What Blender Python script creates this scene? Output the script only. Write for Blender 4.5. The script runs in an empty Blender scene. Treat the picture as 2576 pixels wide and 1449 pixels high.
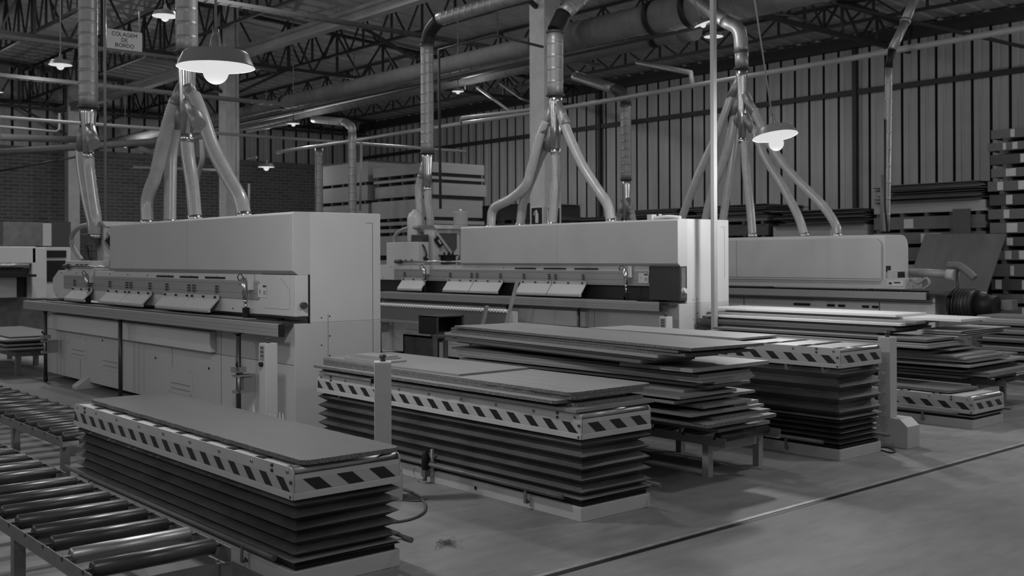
import bpy, bmesh, math, random
from mathutils import Vector, Matrix
import numpy as np
R = math.radians
random.seed(7)
SC = bpy.context.scene
COL = SC.collection
# ------------------------------------------------------------------ camera
W_, H_ = 2576, 1449
FPX, CYP = 2642.88, 644.05
PITCH, YAW, ROLL, CAMH = R(.074), R(48.996), R(-.217), 1.45
def _axes():
    f = np.array([math.cos(YAW), math.sin(YAW), 0]); rt = np.array([math.sin(YAW), -math.cos(YAW), 0]); up = np.array([0, 0, 1.])
    f2 = f*math.cos(PITCH)+up*math.sin(PITCH); u2 = up*math.cos(PITCH)-f*math.sin(PITCH)
    return rt*math.cos(ROLL)+u2*math.sin(ROLL), u2*math.cos(ROLL)-rt*math.sin(ROLL), f2
AX, AY, AZ = _axes()
cam = bpy.data.objects.new('camera', bpy.data.cameras.new('camera')); COL.objects.link(cam)
cam.matrix_world = Matrix([[AX[0], AY[0], -AZ[0], 0], [AX[1], AY[1], -AZ[1], 0], [AX[2], AY[2], -AZ[2], CAMH], [0, 0, 0, 1]])
cam.data.sensor_width = 36; cam.data.lens = FPX/W_*36
cam.data.shift_y = -(H_/2-CYP)/W_
cam.data.clip_start = .05; cam.data.clip_end = 200
cam.data.dof.use_dof = True; cam.data.dof.focus_distance = 6.2; cam.data.dof.aperture_fstop = 4.5
SC.camera = cam
def P(u, v, X=None, Y=None, Z=None, D=None):
    """point of the place seen at photo position (u, v) on the plane X=, Y= or Z="""
    d = AZ+AX*(u-W_/2)/FPX-AY*(v-CYP)/FPX
    t = X/d[0] if X is not None else Y/d[1] if Y is not None else (Z-CAMH)/d[2] if Z is not None else D
    return (t*d[0], t*d[1], CAMH+t*d[2])
# ------------------------------------------------------------------ world, light, exposure
SC.view_settings.view_transform = 'Standard'; SC.view_settings.look = 'None'
SC.view_settings.exposure = 0; SC.view_settings.gamma = 1
wd = bpy.data.worlds.new('world'); SC.world = wd; wd.use_nodes = True
wd.node_tree.nodes['Background'].inputs[0].default_value = (1, 1, 1, 1)
wd.node_tree.nodes['Background'].inputs[1].default_value = .205
def light(kind, loc, power, size, rot=None):
    l = bpy.data.lights.new('lamp_or_fill_light', kind); l.energy = power
    if kind == 'AREA': l.shape = 'RECTANGLE'; l.size, l.size_y = size
    else: l.shadow_soft_size = size
    o = bpy.data.objects.new('lamp_or_fill_light', l); COL.objects.link(o); o.location = loc
    if rot: o.rotation_euler = rot
    return o
# unseen fill lights added to brighten the hall: points around, area lights overhead
for (x, y, z, e) in ((-1.5, 1.0, 5.2, 150), (4.5, -1.5, 5.2, 135), (10.5, -1.0, 5.2, 35), (17.0, 4.2, 3.3, 150), (22.0, 6.5, 3.3, 200), (-3.5, 7.5, 4.6, 190), (-5.5, 13.5, 5.0, 200), (-5, 20, 5.5, 260)):
    light('POINT', (x, y, z), e, .25)
for (x, y, z, e) in ((18.5, 10.5, 6.75, 50), (15.5, 3.5, 6.0, 100), (8.5, 2.5, 6.0, 90), (7.0, 9.2, 5.6, 80), (22.0, 15.0, 7.1, 22), (22.5, 8.0, 7.0, 15), (20.0, 20.0, 7.2, 150), (10, 17.5, 7.4, 110), (20, 28, 7.3, 200), (5.5, 24, 8.0, 190), (4, 15.5, 7.6, 120), (1.5, 27, 8.3, 120)):
    light('AREA', (x, y, z), e, (.5, .5))
# ------------------------------------------------------------------ materials
MT = {}
def mat(name, c, rough=.6, metal=0., bump=0., noise=0., nscale=6., stretch=(1, 1, 1), emit=0., spec=.5, stain=0., alpha=1.):
    if name in MT: return MT[name]
    m = bpy.data.materials.new(name); m.use_nodes = True; nt = m.node_tree; b = nt.nodes['Principled BSDF']
    b.inputs['Base Color'].default_value = (c, c, c, 1); b.inputs['Roughness'].default_value = rough; b.inputs['Metallic'].default_value = metal
    b.inputs['Specular IOR Level'].default_value = spec
    if alpha < 1: b.inputs['Alpha'].default_value = alpha
    if emit:
        b.inputs['Emission Color'].default_value = (1, 1, 1, 1); b.inputs['Emission Strength'].default_value = emit
    if noise or bump or stain:
        tc = nt.nodes.new('ShaderNodeTexCoord'); mp = nt.nodes.new('ShaderNodeMapping'); nt.links.new(tc.outputs['Object'], mp.inputs[0])
        mp.inputs['Scale'].default_value = stretch
        n = nt.nodes.new('ShaderNodeTexNoise'); n.inputs['Scale'].default_value = nscale; n.inputs['Detail'].default_value = 8; n.inputs['Roughness'].default_value = .62
        nt.links.new(mp.outputs[0], n.inputs['Vector'])
        if noise:
            r = nt.nodes.new('ShaderNodeMapRange'); r.inputs[1].default_value = .3; r.inputs[2].default_value = .7
            r.inputs[3].default_value = c*(1-noise); r.inputs[4].default_value = c*(1+noise)
            nt.links.new(n.outputs[0], r.inputs[0]); out = r.outputs[0]
            if stain:
                n2 = nt.nodes.new('ShaderNodeTexNoise'); n2.inputs['Scale'].default_value = .55; n2.inputs['Detail'].default_value = 5; n2.inputs['Distortion'].default_value = 1.2
                nt.links.new(tc.outputs['Object'], n2.inputs['Vector'])
                r2 = nt.nodes.new('ShaderNodeMapRange'); r2.inputs[1].default_value = .38; r2.inputs[2].default_value = .62; r2.inputs[3].default_value = 1-stain; r2.inputs[4].default_value = 1+stain*.4
                nt.links.new(n2.outputs[0], r2.inputs[0]); mu = nt.nodes.new('ShaderNodeMath'); mu.operation = 'MULTIPLY'
                nt.links.new(out, mu.inputs[0]); nt.links.new(r2.outputs[0], mu.inputs[1]); out = mu.outputs[0]
            nt.links.new(out, b.inputs['Base Color'])
        if bump:
            bp = nt.nodes.new('ShaderNodeBump'); bp.inputs['Strength'].default_value = bump; bp.inputs['Distance'].default_value = .01
            nt.links.new(n.outputs[0], bp.inputs['Height']); nt.links.new(bp.outputs[0], b.inputs['Normal'])
    MT[name] = m; return m
paint = mat('machine_paint', .40, .45, noise=.03, nscale=3)
paint2 = mat('machine_paint_light', .47, .42, noise=.03, nscale=3)
alu = mat('brushed_aluminium_profile', .30, .38, .35, noise=.06, nscale=4, stretch=(1, .05, 12))
black = mat('black_plastic', .012, .5, spec=.2)
dark = mat('dark_grey_plastic', .035, .5)
tube_dark = mat('dark_steel_tube', .04, .4, .3)
chrome = mat('polished_steel', .55, .22, 1., noise=.1, nscale=5, stretch=(.3, 3, 3))
roller_m = mat('worn_roller_steel', .07, .33, .55, noise=.35, nscale=4, stretch=(1.5, 6, 6))
roller_l = mat('zinc_roller_steel', .34, .36, .8, noise=.2, nscale=4, stretch=(1.5, 6, 6))
frame_m = mat('grey_painted_steel', .13, .5, .2, noise=.2, nscale=9)
lift_p = mat('lift_table_paint', .42, .42, noise=.05, nscale=5)
bellow_m = mat('dusty_rubberised_fabric', .06, .5, noise=.55, nscale=3.5, stretch=(.6, .6, 3), bump=.15)
stripe_w = mat('hazard_tape_light', .36, .4)
stripe_b = mat('hazard_tape_black', .010, .4)
plate_m = mat('painted_deck_plate', .37, .5, noise=.06)
board_d = mat('brown_hardboard', .055, .6, noise=.14, nscale=2.2, stretch=(1, .4, 1))
edge_d = mat('rough_chipboard_edge', .13, .9, noise=.7, nscale=120, bump=.6)
board_a = mat('mdf_face', .20, .6, noise=.08, nscale=2.5, stretch=(1, .3, 1))
board_b = mat('mdf_face_pale', .25, .55, noise=.06, nscale=2.5, stretch=(1, .3, 1))
board_c = mat('mdf_face_dark', .10, .6, noise=.12, nscale=3, stretch=(1, .3, 1))
board_w = mat('white_melamine', .62, .4, noise=.03)
board_g = mat('grooved_panel_face', .23, .5, noise=.22, nscale=9, stretch=(9, .08, 1))
duct_m = mat('galvanised_duct', .24, .45, .5, noise=.18, nscale=4, stretch=(2, 2, .6))
duct_s = mat('shiny_reducer_steel', .42, .22, .9, noise=.15, nscale=5)
duct_d = mat('dusty_header_duct', .14, .7, spec=.25, noise=.15, nscale=3)
hose_m = mat('clear_ribbed_hose', .33, .28, noise=.12, nscale=8, spec=.7)
hose_b = mat('smooth_plastic_hose', .22, .35)
rubber = mat('black_rubber', .012, .5)
concrete = mat('column_concrete', .42, .8, noise=.12, nscale=4, bump=.1)
beam_c = mat('beam_concrete', .24, .8, noise=.18, nscale=5, stretch=(1, .2, 1))
steel_d = mat('dark_truss_steel', .02, .6)
pipe_w = mat('white_pvc_pipe', .26, .4)
pipe_d = mat('dark_painted_pipe', .045, .45)
wood_d = mat('old_dark_plywood', .06, .8, noise=.4, nscale=7, bump=.3)
bundle_m = mat('board_bundle', .10, .7, noise=.25, nscale=4, stretch=(.3, .3, 26))
bundle_l = mat('pale_board_bundle', .28, .7, noise=.15, nscale=4, stretch=(.3, .3, 26))
bundle_x = mat('dark_board_bundle', .05, .7, noise=.4, nscale=4, stretch=(.3, .3, 26))
paper = mat('paper_label', .42, .7, noise=.1, nscale=20)
sign_m = mat('sign_white', .5, .5)
ink = mat('sign_ink', .03, .5)
shade_out = mat('lamp_shade_enamel', .16, .35)
shade_in = mat('lamp_shade_inside', .003, .9, emit=.66, spec=0.)
bulb_m = mat('glowing_bulb', .003, .9, emit=.72, spec=0.)
brass = mat('lamp_neck', .14, .4, .3)
plastic_w = mat('milky_plastic', .45, .35)
dust = mat('sawdust', .16, .9)
# ------------------------------------------------------------------ mesh helpers
ORG = {}
class MB:
    def __init__(s): s.v, s.f, s.m, s.s = [], [], [], []
    def add(s, vs, fs, mi=0, sm=False):
        o = len(s.v); s.v += [tuple(map(float, v)) for v in vs]
        for f in fs: s.f.append(tuple(i+o for i in f)); s.m.append(mi); s.s.append(sm)
        return s
    def box(s, x0, x1, y0, y1, z0, z1, mi=0):
        v = [(x, y, z) for z in (z0, z1) for y in (y0, y1) for x in (x0, x1)]
        return s.add(v, [(0, 2, 3, 1), (4, 5, 7, 6), (0, 1, 5, 4), (2, 6, 7, 3), (0, 4, 6, 2), (1, 3, 7, 5)], mi)
    def prism(s, pts, ax, a, b, mi=0, sm=False):
        n = len(pts)
        def q(p, t): return (t, p[0], p[1]) if ax == 'x' else (p[0], t, p[1]) if ax == 'y' else (p[0], p[1], t)
        v = [q(p, a) for p in pts]+[q(p, b) for p in pts]
        s.add(v, [tuple(range(n)), tuple(range(2*n-1, n-1, -1))], mi)
        o = len(s.v)-2*n
        for i in range(n): s.f.append((o+i, o+(i+1) % n, o+n+(i+1) % n, o+n+i)); s.m.append(mi); s.s.append(sm)
        return s
    def tube(s, path, r, n=12, mi=0, caps=True):
        path = [Vector(p) for p in path]; k = len(path)
        rr = r if isinstance(r, (list, tuple)) else [r]*k
        T = [(path[min(i+1, k-1)]-path[max(i-1, 0)]).normalized() for i in range(k)]
        a = Vector((0, 0, 1)) if abs(T[0].z) < .9 else Vector((1, 0, 0))
        u = T[0].cross(a).normalized(); vs = []
        for i in range(k):
            u = (u-T[i]*u.dot(T[i])).normalized(); w = T[i].cross(u)
            for j in range(n):
                t = 2*math.pi*j/n; vs.append(path[i]+(u*math.cos(t)+w*math.sin(t))*rr[i])
        fs = [(i*n+j, i*n+(j+1) % n, (i+1)*n+(j+1) % n, (i+1)*n+j) for i in range(k-1) for j in range(n)]
        s.add(vs, fs, mi, True)
        if caps:
            o = len(s.v)-k*n
            for f in (tuple(o+j for j in range(n)), tuple(o+(k-1)*n+n-1-j for j in range(n))): s.f.append(f); s.m.append(mi); s.s.append(False)
        return s
    def cyl(s, a, b, r, n=14, mi=0): return s.tube([a, b], r, n, mi)
    def lathe(s, c, prof, n=28, mi=0, caps=False):
        vs = [(c[0]+r*math.cos(2*math.pi*j/n), c[1]+r*math.sin(2*math.pi*j/n), c[2]+z) for r, z in prof for j in range(n)]
        k = len(prof)
        s.add(vs, [(i*n+j, i*n+(j+1) % n, (i+1)*n+(j+1) % n, (i+1)*n+j) for i in range(k-1) for j in range(n)], mi, True)
        return s
    def quad(s, a, b, c, d, mi=0): return s.add([a, b, c, d], [(0, 1, 2, 3)], mi)
    def bar(s, a, b, w, h, mi=0):
        a, b = Vector(a), Vector(b); t = (b-a).normalized(); up = Vector((0, 0, 1)) if abs(t.z) < .95 else Vector((1, 0, 0))
        x = t.cross(up).normalized()*(w/2); y = x.cross(t).normalized()*(h/2)
        v = [p+i*x+j*y for p in (a, b) for i, j in ((-1, -1), (1, -1), (1, 1), (-1, 1))]
        return s.add(v, [(0, 1, 2, 3), (7, 6, 5, 4), (0, 4, 5, 1), (1, 5, 6, 2), (2, 6, 7, 3), (3, 7, 4, 0)], mi)
    def build(s, name, mats, parent=None, label=None, bevel=0, loc=None):
        if not isinstance(mats, (list, tuple)): mats = [mats]
        if parent is not None: o0 = ORG[parent.name]
        elif loc is not None: o0 = loc
        else:
            xs, ys, zs = zip(*s.v); o0 = ((min(xs)+max(xs))/2, (min(ys)+max(ys))/2, min(zs))
        me = bpy.data.meshes.new(name)
        me.from_pydata([(x-o0[0], y-o0[1], z-o0[2]) for x, y, z in s.v], [], s.f)
        for m in mats: me.materials.append(m)
        me.polygons.foreach_set('material_index', s.m); me.polygons.foreach_set('use_smooth', s.s)
        bm = bmesh.new(); bm.from_mesh(me); bmesh.ops.recalc_face_normals(bm, faces=bm.faces); bm.to_mesh(me); bm.free()
        ob = bpy.data.objects.new(name, me); COL.objects.link(ob)
        if parent is not None: ob.parent = parent
        else: ob.location = o0
        ORG[ob.name] = o0
        if label: ob['label'] = label
        if bevel:
            b = ob.modifiers.new('bevel', 'BEVEL'); b.width = bevel; b.segments = 2; b.limit_method = 'ANGLE'; b.angle_limit = R(40)
        return ob
def tag(o, label, cat, group=None, kind=None):
    o['label'] = label; o['category'] = cat
    if group: o['group'] = group
    if kind: o['kind'] = kind
    return o
def thing(name, label, cat, loc=(0, 0, 0), group=None, local=False):
    o = bpy.data.objects.new(name, None); o.empty_display_size = .1; COL.objects.link(o); o.location = loc
    ORG[o.name] = (0, 0, 0) if local else tuple(loc)
    return tag(o, label, cat, group)
def struct(ob): ob['kind'] = 'structure'; return ob
def copy_tree(o, loc=None, label=None, parent=None):
    c = o.copy(); COL.objects.link(c); ORG[c.name] = ORG.get(o.name, (0, 0, 0))
    if parent: c.parent = parent
    if loc is not None: c.location = loc
    if label: c['label'] = label
    for ch in list(o.children): copy_tree(ch, parent=c)
    return c
def curve(pts, n=10):
    pts = [Vector(p) for p in pts]; p = [pts[0]*2-pts[1]]+pts+[pts[-1]*2-pts[-2]]; out = []
    for i in range(1, len(p)-2):
        for k in range(n):
            t = k/n; a, b, c, d = p[i-1:i+3]
            out.append(.5*((2*b)+(c-a)*t+(2*a-5*b+4*c-d)*t*t+(3*b-a-3*c+d)*t**3))
    return out+[pts[-1]]
def resample(path, step):
    out = [path[0]]; acc = 0
    for a, b in zip(path, path[1:]):
        L = (b-a).length
        while acc+L >= step:
            t = (step-acc)/L; a = a+(b-a)*t; out.append(a.copy()); L = (b-a).length; acc = 0
        acc += L
    out.append(path[-1]); return out
def ribbed(mb, pts, r, step=.013, amp=.06, n=14, mi=0):
    pa = resample(curve(pts, 14), step)
    return mb.tube(pa, [r*(1+amp*(1 if i % 2 else -1)) for i in range(len(pa))], n, mi)
def spiral(mb, a, b, r, n=20, pitch=.14, mi=0):
    a, b = Vector(a), Vector(b); L = (b-a).length; k = max(1, int(L/pitch)); pa, rr = [a], [r]
    for i in range(1, k):
        c = a+(b-a)*(i/k); d = (b-a).normalized()
        pa += [c-d*.03, c-d*.007, c, c+d*.007, c+d*.03]; rr += [r, r, r*1.03+.0015, r, r]
    pa.append(b); rr.append(r); return mb.tube(pa, rr, n, mi)
ORD = ['topmost', 'second', 'third', 'fourth', 'fifth', 'sixth', 'seventh', 'eighth', 'ninth', 'tenth', 'eleventh', 'twelfth', 'thirteenth', 'fourteenth', 'fifteenth',
       'sixteenth', 'seventeenth', 'eighteenth', 'nineteenth', 'twentieth', 'twenty-first', 'twenty-second', 'twenty-third', 'twenty-fourth', 'twenty-fifth', 'twenty-sixth',
       'twenty-seventh', 'twenty-eighth', 'twenty-ninth', 'thirtieth']
def nth(i): return 'topmost' if i == 0 else ORD[i]+' from the top'
# ================================================================== THE SETTING
fl = mat('floor_concrete', .195, .62, noise=.16, nscale=5, stretch=(.7, 2.2, 1), bump=.3, stain=.28)
struct(MB().box(-8, 27, -6, 3.478, -.1, 0).box(-8, 27, 3.515, 41, -.1, 0).box(-8, 27, 3.478, 3.515, -.1, -.02).build('floor', fl, loc=(0, 0, 0)))
struct(MB().box(-8, 26, 3.515, 3.545, -.01, .003).build('trim_1', mat('groove_angle_iron', .3, .5, .3, noise=.3, nscale=10)))
struct(MB().box(-8, 26, 3.478, 3.512, -.019, .001).build('trim_2', black))
# roof sheet with ribs across, eave on the right side
def roofz(x): return 7.5+.055*(26-x)
mb = MB(); y = -6.
while y < 41:
    for (a, b, h) in ((0, .42, 0), (.42, .46, .04), (.46, .56, .04), (.56, .60, 0)):
        h0 = {0: 0, .42: 0, .46: .04, .56: .04}[a]; h1 = {.42: 0, .46: .04, .56: .04, .60: 0}[b]
        mb.quad((-8, y+a, roofz(-8)+h0), (26.2, y+a, roofz(26.2)+h0), (26.2, y+b, roofz(26.2)+h1), (-8, y+b, roofz(-8)+h1))
    y += .6
struct(mb.build('ceiling', mat('roof_sheet', .31, .6, .1, noise=.2, nscale=2), loc=(0, 0, 0)))
wall_m = mat('ribbed_wall_sheet', .32, .55, .1, noise=.14, nscale=1.2, stretch=(1, 1, .35))
seam_m = mat('wall_seam_shade', .03, .7)  # dark tone painted into the recesses to deepen their shade
def corrugated(mb, a0, a1, z0, z1, pitch, put):
    a = a0
    while a < a1:
        w = pitch*.84; m = pitch*.36
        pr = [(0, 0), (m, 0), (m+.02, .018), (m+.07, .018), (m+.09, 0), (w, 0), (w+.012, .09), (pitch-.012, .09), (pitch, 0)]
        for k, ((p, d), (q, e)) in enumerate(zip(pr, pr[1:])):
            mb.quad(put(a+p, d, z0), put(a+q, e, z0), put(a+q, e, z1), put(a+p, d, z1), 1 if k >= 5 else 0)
        a += pitch
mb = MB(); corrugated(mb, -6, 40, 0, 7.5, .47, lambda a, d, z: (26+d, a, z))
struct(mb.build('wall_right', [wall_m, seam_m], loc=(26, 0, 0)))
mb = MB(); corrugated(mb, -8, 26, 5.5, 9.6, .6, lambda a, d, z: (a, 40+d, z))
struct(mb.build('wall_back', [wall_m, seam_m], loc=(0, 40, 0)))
bk = bpy.data.materials.new('brick_wall'); bk.use_nodes = True; nt = bk.node_tree
tc = nt.nodes.new('ShaderNodeTexCoord'); mp = nt.nodes.new('ShaderNodeMapping'); mp.inputs['Rotation'].default_value = (R(90), 0, 0)
br = nt.nodes.new('ShaderNodeTexBrick'); br.inputs['Scale'].default_value = 1; br.inputs['Brick Width'].default_value = .4; br.inputs['Row Height'].default_value = .13; br.inputs['Mortar Size'].default_value = .018
br.inputs['Color1'].default_value = (.075, .075, .075, 1); br.inputs['Color2'].default_value = (.11, .11, .11, 1); br.inputs['Mortar'].default_value = (.17, .17, .17, 1)
nt.links.new(tc.outputs['Object'], mp.inputs[0]); nt.links.new(mp.outputs[0], br.inputs['Vector']); nt.links.new(br.outputs[0], nt.nodes['Principled BSDF'].inputs['Base Color']); nt.nodes['Principled BSDF'].inputs['Roughness'].default_value = .9
struct(MB().box(-8, 26, 39.98, 40.2, 0, 5.3).build('wall_back_lower', bk, loc=(0, 39.9, 0)))
struct(MB().box(-8, 26, 39.9, 40.2, 5.3, 5.5).box(-8, 26, 39.93, 40.2, 2.35, 2.6).build('trim_3', mat('ring_beam_concrete', .12, .85, noise=.2)))
struct(MB().box(25.9, 25.99, -6, 40, 5.86, 6.0).build('trim_4', steel_d))
struct(MB().box(25.72, 25.99, -6, 40, 7.12, 7.42).build('trim_5', steel_d))
for i, y in enumerate((5.7, 15.5, 25.2, 35.0)):
    struct(MB().box(25.86, 25.99, y-.06, y+.06, 0, 7.2).build('trim_%d' % (7+i), steel_d))
struct(MB().box(-8, 26, 39.85, 39.95, 7.0, 7.14).build('trim_11', steel_d))
# columns
for y, lb in ((13.8, 'square concrete column with two extinguisher signs, behind the middle machine'), (26.3, 'tall square concrete column right of the large pendant lamp'), (38.7, 'far concrete column behind the ducts at the left')):
    tag(MB().box(12.6, 13.0, y-.2, y+.2, 0, roofz(13)).build('concrete_column', concrete, bevel=.012), lb, 'column')
for (x0, x1, y0, y1, face, lb) in ((12.585, 12.599, 13.63, 13.97, 'x', 'black fire extinguisher sign on the left face of the column behind the middle machine'), (12.64, 12.96, 13.585, 13.599, 'y', 'black fire extinguisher sign on the right face of the column behind the middle machine')):
    c = ((x0+x1)/2, (y0+y1)/2, 2.17); t = thing('extinguisher_sign', lb, 'sign', (c[0], c[1], 2.0), 'extinguisher signs on the column')
    MB().box(x0, x1, y0, y1, 2.0, 2.36).build('border', sign_m, t)
    m = MB(); f = lambda a, z, d: (x0-d, c[1]-a, z) if face == 'x' else (c[0]+a, y0-d, z)
    m.quad(f(-.14, 2.03, .002), f(.14, 2.03, .002), f(.14, 2.33, .002), f(-.14, 2.33, .002), 0); m.build('sign_face', black, t)
    m = MB(); pts = [(-.035, 2.06), (.045, 2.06), (.045, 2.22), (.02, 2.255), (.015, 2.29), (-.02, 2.29), (-.07, 2.25), (-.08, 2.2), (-.065, 2.2), (-.05, 2.24), (-.015, 2.26), (-.015, 2.25), (-.035, 2.22)]
    m.add([f(a, z, .004) for a, z in pts], [tuple(range(len(pts)))]); m.build('pictogram', sign_m, t)
# precast beam along the column row
b = MB().box(12.68, 12.92, -6, 40, 6.72, 6.98); b.box(12.62, 12.98, -6, 40, 6.9, 6.99)
tag(b.build('concrete_beam', beam_c, bevel=.01), 'pale precast beam running over the column tops below the roof', 'beam')
# lattice girders along the hall
def lattice(m, p0, p1, zb, zt0, zt1, step, chord=.07, web=.05):
    p0, p1 = Vector(p0), Vector(p1); L = (p1-p0).length; n = max(2, int(L/step)); d = (p1-p0)/n
    m.bar((*p0.xy, zb), (*p1.xy, zb), chord, chord); m.bar((*p0.xy, zt0), (*p1.xy, zt1), chord, chord)
    for i in range(n+1):
        q = p0+d*i; zt = zt0+(zt1-zt0)*i/n
        m.bar((*q.xy, zb), (*q.xy, zt), web, web)
        if i < n:
            q2 = p0+d*(i+.5); z2 = zt0+(zt1-zt0)*(i+.5)/n; q3 = q+d
            m.bar((*q.xy, zt), (*q2.xy, zb), web*.8, web*.8); m.bar((*q2.xy, zb), (*q3.xy, zt), web*.8, web*.8)
WH = ['nearest to the ribbed side wall', 'second from the ribbed side wall', 'third from the ribbed side wall', 'just left of the pale beam', 'second left of the pale beam', 'third left of the pale beam', 'farthest left over the near machine']
for i, x in enumerate((22.9, 19.2, 15.5, 11.5, 8.2, 4.5, .8)):
    m = MB(); zt = roofz(x)-.08; lattice(m, (x, -5.5, 0), (x, 39.9, 0), 7.1, zt, zt, 1.3 if i < 3 else 1.1)
    tag(m.build('roof_girder', steel_d), 'long dark steel lattice roof girder, '+WH[i], 'roof girder', 'lattice roof girders')
for y, w in ((1.4, 'over the lift tables'), (13.8, 'at the column with signs'), (26.3, 'at the second column'), (38.7, 'at the far column')):
    for x0, x1, sd in ((-8, 12.6, 'left'), (13, 25.7, 'right')):
        m = MB(); lattice(m, (x0, y, 0), (x1, y, 0), 6.75, roofz(x0)-.12, roofz(x1)-.12, 1.5, .1, .06)
        m.bar((x1 if sd == 'left' else x0, y, 5.9), ((x1-1.6) if sd == 'left' else x0+1.6, y, 6.75), .07, .07)
        tag(m.build('roof_truss', steel_d), 'dark steel truss across the roof %s, %s half' % (w, sd), 'roof truss', 'cross trusses of the roof')
# knee braces
for (a, b_, lb) in ((P(912, 68, Z=7.2), P(1045, 150, Z=6.05), 'thin dark brace slanting down below the pale beam'), (P(2105, 12, X=22), P(2576, 118, X=25.5), 'dark slanted brace in the top right corner')):
    tag(MB().bar(a, b_, .07, .07).build('steel_brace', steel_d), lb, 'brace')
# cable trays across the hall
def tray(y, z, x0, x1, lb):
    m = MB(); m.box(x0, x1, y-.1, y-.08, z, z+.07).box(x0, x1, y+.08, y+.1, z, z+.07); x = x0
    while x < x1: m.box(x, x+.03, y-.08, y+.08, z, z+.012); x += .25
    tag(m.build('cable_tray', mat('tray_zinc', .1, .5, .5)), lb, 'cable tray')
tray(23.2, 6.0, -6, 12.5, 'perforated cable tray behind the hanging sign')
tray(19.5, 6.5, -6, 20, 'perforated cable tray crossing below the roof in the middle')
tray(22.0, 5.0, -6, 12.3, 'low cable tray at the far left below the small pendant lamp')
# ================================================================== PIPES AND MAIN DUCTS
def pipe(pts, r, m, lb, name='pipe', cat='pipe', n=12): return tag(MB().tube(pts, r, n).build(name, m), lb, cat)
# big header duct, stepping down in diameter as it runs away
t = thing('header_duct', 'largest dusty extraction duct running along the hall behind the columns', 'duct', (13.55, 15, 5.2))
zc = 5.53
for (y0, y1, r) in ((-4, 10.4, .33), (10.4, 11.1, .30), (11.1, 11.9, .285), (11.9, 14.8, .25), (14.8, 24.7, .18), (24.7, 39.8, .15)):
    m = MB(); spiral(m, (13.6, y0, zc), (13.6, y1, zc), r, 28, .35); m.build('duct_section', duct_d, t)
for y, r in ((10.4, .345), (11.1, .315), (11.9, .30), (14.8, .265), (24.7, .195)):
    MB().tube([(13.6, y-.05, zc), (13.6, y+.05, zc)], r, 28).build('duct_collar', black, t)
t = thing('header_duct', 'second dusty extraction duct ending in a cap, behind the largest duct', 'duct', (15.3, 15, 5.2))
m = MB(); spiral(m, (15.2, 12.6, 5.65), (15.2, 38, 5.65), .20, 24, .35); m.build('duct_section', duct_d, t)
MB().tube([(15.2, 13.2, 5.65), (15.2, 13.35, 5.65)], .215, 24).build('duct_collar', black, t)
MB().tube([(15.2, 12.35, 5.65), (15.2, 12.6, 5.65)], .23, 24).build('end_cap', duct_d, t)
def xl(pts, X): return [P(u, v, X=X) for u, v in pts]
pipe([(14.6, -5, 5.5), (14.6, 38, 5.5)], .055, pipe_d, 'long dark painted pipe below the largest duct')
pipe([(14.25, -5, 4.55), (14.25, 6, 4.46), (14.25, 14, 4.37), (14.25, P(697, 388, X=14.25)[1], 4.40)], .045, pipe_w, 'long pale pipe crossing the whole hall in front of the ribbed wall')
pipe([P(1160, 312, X=14.2), P(1160, 297, X=14.2), P(1362, 272, X=14.2), P(1366, 271, X=14.2)], .035, pipe_w, 'short pale pipe doubling the long pipe left of the signed column')
pipe([P(1603, 157, X=14.55), P(1738, 183, X=14.3), P(1741, 215, X=14.3)], .045, pipe_w, 'pale pipe with an elbow dropping onto the long pale pipe')
pipe([P(1200, 220, X=14.7), P(1284, 281, X=14.3)], .03, pipe_w, 'slanted pale pipe joining the long pipe left of the signed column')
pipe([P(1258, 210, X=15.5), P(1310, 247, X=14.8), P(1362, 266, X=14.5)], .03, pipe_d, 'slanted dark pipe left of the signed column')
pipe([P(0, 295, Y=24), P(1171, 381, Y=24.1)], .04, pipe_w, 'thin pale pipe crossing behind the left duct and the first column', n=8)
pipe([P(0, 345, Y=27), P(205, 352, Y=27)], .085, duct_d, 'thick horizontal pipe at the far left edge')
pipe([P(0, 318, Y=26), P(140, 331, Y=26), P(150, 325, Y=26), P(150, 285, Y=26)], .03, pipe_w, 'thin pale pipe with an elbow at the far left')
pipe([P(0, 383, Y=30), P(410, 355, X=11)], .09, duct_d, 'dark duct slanting across the brick wall')
pipe([P(0, 430, Y=33), P(190, 395, Y=28)], .03, pipe_d, 'dark thin brace pipe in front of the brick wall at the left edge')
pipe([P(350, 372, Y=30), P(392, 387, Y=30)], .09, pipe_w, 'short pale slanted pipe behind the hoses')
pipe([P(335, 421, Y=30), P(560, 428, Y=30)], .04, pipe_w, 'thin pale pipe behind the near machine hoses')
pipe([P(622, 400, X=13.6), P(646, 396, X=13.6)], .03, pipe_w, 'small pale pipe stub right of the tall column')
pipe([P(622, 330, X=15), P(722, 312, X=15)], .04, pipe_w, 'pale pipe running away right of the tall column')
pipe([P(1108, 525, X=9.9), P(1104, 125, X=9.9), P(1245, 88, X=9.9), P(1365, 118, X=11.6)], .022, pipe_d, 'thin dark conduit beside the duct of the middle machine', n=8)
pipe([P(906, 530, X=14), P(909, 355, X=14)], .03, pipe_w, 'thin pale upright conduit behind the near machine', n=8)
pipe([P(627, 540, X=11), P(626, 462, X=11)], .025, pipe_w, 'short upright conduit beside the right hose of the near machine', n=8)
pipe([P(1875, 28, X=19)]+[P(2000, 40, X=20), P(2115, 95, X=24), P(2230, 108, X=25.6)], .03, pipe_d, 'curved dark cable tube below the roof at the right', n=8)
x, y, z = P(592, 300, X=12.55)
pipe([(12.56, y, 1.2), (12.56, y, 7.8)], .022, pipe_w, 'thin pale conduit running up the tall column right of the large lamp', n=8)
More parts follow.
